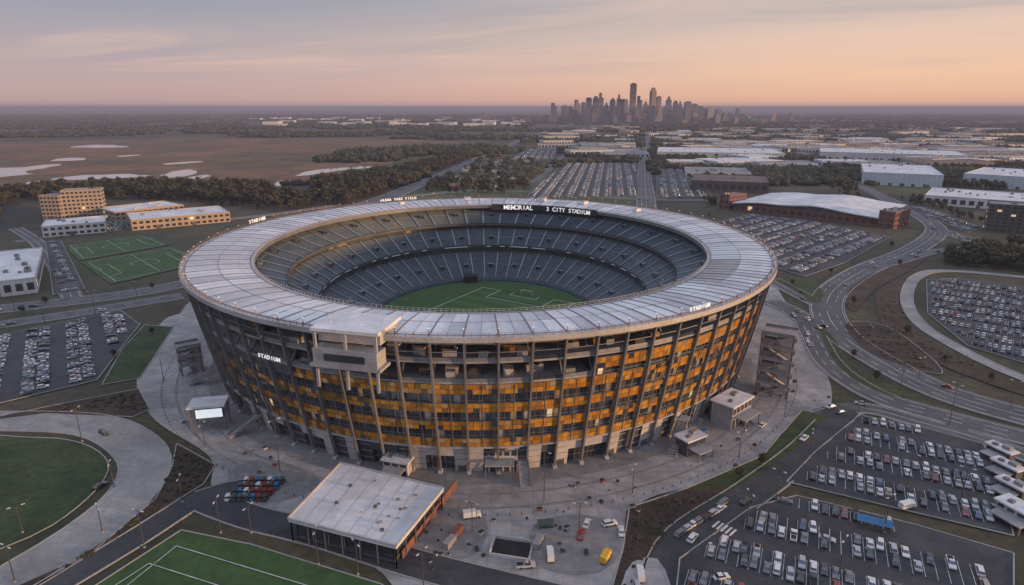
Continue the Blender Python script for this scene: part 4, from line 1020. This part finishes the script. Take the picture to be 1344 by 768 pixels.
def stairs(px, rot, h, run, w_):
    x, y = gp(*px); mb = MB(); n = 14
    for k in range(n): mb.box(run * (k + .5) / n, 0, h * (k + 1) / n - .12, run / n * 1.02, w_, .24, 0, 'slab')
    for s in (-1, 1): mb.beam((0, s * (w_ / 2 + .1), .4), (run, s * (w_ / 2 + .1), h + .4), .15, 1.0, 'metal')
    mb.box(run + 2, 0, h - .15, 4, w_, .3, 0, 'slab')
    for s in (-1, 1): mb.box(run + 3, s * w_ * .4, h / 2 - .2, .5, .5, h - .4, 0, 'col'); 
    mb.obj('outdoor_staircase', loc=(x, y, 0), rot=rot)
stairs((880, 600), math.radians(60), 7, 13, 3); stairs((300, 575), math.radians(35), 7, 13, 3); stairs((250, 505), math.radians(10), 6, 12, 3); stairs((985, 560), math.radians(130), 6, 10, 3); stairs((690, 640), math.radians(95), 4, 8, 3)
# pavilion
Z7 = 7.0; Pv = G([(378, 681), (447, 608), (582, 641), (520, 717)], Z7)
pv = MB()
top = [(p[0], p[1], Z7) for p in Pv]; bot = [(p[0], p[1], Z7 - .9) for p in Pv]
pv.add(top + bot, [(0, 3, 2, 1), (4, 5, 6, 7), (0, 4, 7, 3), (3, 7, 6, 2), (2, 6, 5, 1), (1, 5, 4, 0)], 'white_roof')
c = Vector((sum(p[0] for p in Pv) / 4, sum(p[1] for p in Pv) / 4))
ins = [c + (Vector(p) - c) * .9 for p in Pv]
for i in range(4):
    a, b = ins[i], ins[(i + 1) % 4]
    pv.quad((a.x, a.y, 0), (b.x, b.y, 0), (b.x, b.y, 6.1), (a.x, a.y, 6.1), 'glass')
    A, Bq = Vector(Pv[i]), Vector(Pv[(i + 1) % 4]); n = int((Bq - A).length / 4.5)
    for k in range(n + 1):
        p = A.lerp(Bq, k / n); p = c + (p - c) * .97; pv.box(p.x, p.y, 3.05, .3, .3, 6.1, 0, 'col')
        p = a.lerp(b, k / n); pv.box(p.x, p.y, 3.05, .18, .18, 6.1, 0, 'metal')
    pv.beam((A.x, A.y, Z7 + .15), (Bq.x, Bq.y, Z7 + .15), .4, .5, 'precast')
    pv.beam((a.x, a.y, 1.3), (b.x, b.y, 1.3), .3, .8, 'wallc')
e1 = (Vector(Pv[1]) - Vector(Pv[0])); e2 = (Vector(Pv[3]) - Vector(Pv[0])); P0 = Vector(Pv[0])
for k in range(1, 7):
    a = P0 + e2 * k / 7 + e1 * .02; b = P0 + e2 * k / 7 + e1 * .98; pv.beam((a.x, a.y, Z7 + .02), (b.x, b.y, Z7 + .02), .12, .06, 'rim')
for k in range(16):
    p = P0 + e1 * R.uniform(.1, .9) + e2 * R.uniform(.1, .9); q_ = R.uniform(.3, 1.0); pv.box(p.x, p.y, Z7 + q_ * .3, q_, q_ * .8, q_ * .6, .3, R.choice(('metal', 'wallc', 'slab')))
pv.obj('pavilion')
wl = MB(); a = gp(520, 735); b = gp(592, 640); wl.beam((a[0] + 1.5, a[1], 1.3), (b[0] + 1.5, b[1], 1.3), .35, 2.6, 'wall_brick'); wl.obj('boundary_wall')
# pit: kerb around a black sheet that paints the darkness of a hole
q = G([(650, 707), (700, 714), (694, 738), (642, 730)]); mb = MB(); mb.add([(p[0], p[1], .24) for p in q], [(0, 1, 2, 3)], 'dark')
for i in range(4): a, b = q[i], q[(i + 1) % 4]; mb.beam((a[0], a[1], .6), (b[0], b[1], .6), .35, .9, 'precast')
mb.obj('loading_pit')
# street lamps
def lamp(u, v, h=10, z=.1):
    x, y = gp(u, v); mb = MB(); mb.cyl(0, 0, 0, h, .16, .09, 8, 'pole'); mb.cyl(0, 0, 0, .5, .3, .3, 8, 'slab')
    for s in (-1, 1): mb.beam((0, 0, h - .1), (s * 1.3, 0, h + .15), .09, .09, 'pole'); mb.box(s * 1.5, 0, h + .15, .8, .32, .14, 0, 'lamp')
    mb.obj('street_lamp', loc=(x, y, z), rot=R.uniform(0, 3))
for u, v, h in [(368, 622, 18), (108, 580, 12), (190, 720, 11), (290, 700, 10), (20, 765, 10), (418, 742, 10), (556, 772, 10), (714, 660, 16), (935, 760, 10), (1018, 655, 9), (1190, 640, 11), (1262, 500, 12), (1245, 560, 16), (1180, 518, 10), (135, 700, 8), (1325, 540, 12),
                (126, 415, 14), (60, 430, 10), (1095, 395, 10), (1140, 455, 10), (1205, 500, 10), (1062, 600, 9), (980, 690, 10), (1160, 700, 11), (1260, 660, 11), (1100, 760, 11), (240, 660, 8), (330, 700, 8), (470, 755, 9), (760, 700, 9), (830, 650, 9), (970, 600, 9), (1030, 545, 9),
                (50, 480, 10), (100, 470, 10), (20, 410, 10), (180, 392, 10), (1120, 345, 10), (1180, 310, 10), (1010, 330, 11), (1060, 330, 11), (1105, 320, 11), (1280, 400, 11), (1320, 430, 11), (1250, 420, 11), (1230, 330, 10), (30, 700, 8), (150, 640, 8), (620, 700, 9), (270, 590, 9), (215, 500, 9)]: lamp(u, v, h)
# plaza clutter
def truck(u, v, rot, m):
    x, y = gp(u, v); mb = MB(); mb.box(-1, 0, 1.9, 4.6, 2.2, 2.2, 0, m); mb.box(2.4, 0, 1.35, 1.8, 2.1, 1.7, 0, m, .75, .9); mb.box(3.0, 0, 1.75, .7, 1.8, .6, 0, 'glass'); mb.box(0, 0, .7, 6.4, 1.9, .3, 0, 'dark')
    for sx in (-2.2, 2.2):
        for sy in (-1, 1): mb.cyl(sx, .5, sy * .8, sy * 1.05, .5, .5, 10, 'tire', axis='y')
    o = mb.obj('box_truck', loc=(x, y, .2), rot=rot); o.scale = (.75, .75, .75)
truck(795, 735, 1.1, 'yellow'); truck(620, 680, .2, PAINTS['white']); truck(722, 732, 1.6, PAINTS['white']); truck(1190, 668, .3, PAINTS['white']); truck(840, 758, 1.5, PAINTS['white'])
def container(u, v, rot, m):
    x, y = gp(u, v); mb = MB(); mb.box(0, 0, 1.35, 6, 2.4, 2.5, 0, m)
    for k in range(12): mb.box(-2.75 + k * .5, 0, 1.35, .12, 2.5, 2.3, 0, m)
    for sx in (-1, 1):
        for sy in (-1, 1): mb.box(sx * 2.95, sy * 1.17, 1.36, .16, .16, 2.62, 0, 'metal')
    mb.box(3.02, 0, 1.3, .06, .08, 2.2, 0, 'metal'); o = mb.obj('shipping_container', loc=(x, y, .17), rot=rot); o.scale = (.7, .7, .7)
container(716, 692, .1, 'tank'); container(706, 716, 1.2, 'slab'); container(600, 702, 1.1, 'wall_brick'); container(920, 572, .6, 'blue'); container(590, 716, 1.1, 'slab')
for _ in range(60):
    k = R.choice(((740, 700), (610, 695), (600, 720), (790, 650), (330, 600), (950, 590), (1035, 500), (690, 690)))
    u = k[0] + R.uniform(-45, 55), k[1] + R.uniform(-20, 28)
    x, y = gp(*u)
    if math.hypot((x - CX) / (AO - 5), (y - CY) / (BO - 5)) < 1.0 or pip(x, y, Pv) or pip(x, y, q): continue
    mb = MB(); s = R.uniform(.4, 1.1); m = R.choice(('slab', 'metal', 'wall_brick', 'slab', 'tank', 'precast', 'wallc'))
    mb.box(0, 0, s * .35, s * 1.4, s, s * .7, 0, m, .9, .9); mb.box(0, 0, s * .74, s * 1.45, s * 1.05, .1, 0, 'signdark'); mb.box(s * .5, 0, .1, .2, s * 1.1, .2, 0, 'tire')
    mb.obj('waste_skip', loc=(x, y, .2), rot=R.uniform(0, 3))
# utility carts
for r_ in range(4):
    for k in range(7):
        a = Vector(gp(300, 657)); x, y = a.x + k * 1.75 + r_ * .6, a.y + r_ * 2.8; mb = MB(); m = R.choice(('blue', 'wallc', PAINTS['red'], 'tank', PAINTS['white'], PAINTS['red']))
        mb.box(0, 0, .55, 1.2, 2.3, .5, 0, m); mb.box(0, -.1, 1.75, 1.1, 1.7, .08, 0, m); mb.box(0, -.2, 1.0, 1.0, .5, .4, 0, 'signdark')
        for sx in (-.5, .5):
            for sy in (-.85, .75): mb.box(sx, sy, 1.2, .06, .06, 1.1, 0, 'metal'); mb.box(sx * 1.1, sy, .28, .15, .5, .5, 0, 'tire')
        mb.obj('utility_cart', loc=(x, y, .2), rot=R.gauss(0, .06))
bb = MB()
for k in range(120):
    t = math.radians(-170 + k * 1.35); a_, b_ = AO + 14, BO + 12
    x, y = CX + a_ * math.cos(t), CY + b_ * math.sin(t)
    if pip(x, y, Pv): continue
    bb.cyl(x, y, .1, 1.1, .14, .12, 8, 'pole')
bb.obj('bollards')
for u, v, r_ in [(770, 690, 1.2), (762, 705, 1.3), (815, 700, 1.5), (800, 690, .3), (1000, 560, .8), (690, 745, .1), (835, 770, 1.6), (132, 640, 1.2), (1030, 660, -.4), (1085, 710, -.5), (946, 760, .2), (910, 690, .7), (918, 686, .7), (927, 681, .7), (936, 676, .7), (901, 696, .7), (893, 703, .7), (945, 670, .7)]:
    x, y = gp(u, v); put_car(x, y, .22, r_)
# booths along east side of lot
for k, (u, v) in enumerate([(1312, 600), (1320, 622), (1327, 648)]):
    x, y = gp(u, v); gate('ticket_booth', x, y, math.radians(-70), 7, 3, 3.2, 'wallc')
x, y = gp(1338, 684); gate('ticket_booth', x, y, math.radians(-70), 10, 5, 4.0)
x, y = gp(1146, 694); mb = MB()
for sx in (-4, 4):
    for sy in (-1.6, 1.6): mb.box(sx, sy, 1.25, .1, .1, 2.5, 0, 'metal')
mb.add([(-4.2, -1.8, 2.4), (4.2, -1.8, 2.4), (4.2, 1.8, 2.4), (-4.2, 1.8, 2.4), (-4.2, 0, 3.4), (4.2, 0, 3.4)], [(0, 1, 5, 4), (2, 3, 4, 5), (1, 2, 5), (3, 0, 4)], 'blue'); mb.obj('event_tent', loc=(x, y, .1), rot=-.45)
scene.view_settings.view_transform = 'Standard'; scene.view_settings.look = 'None'
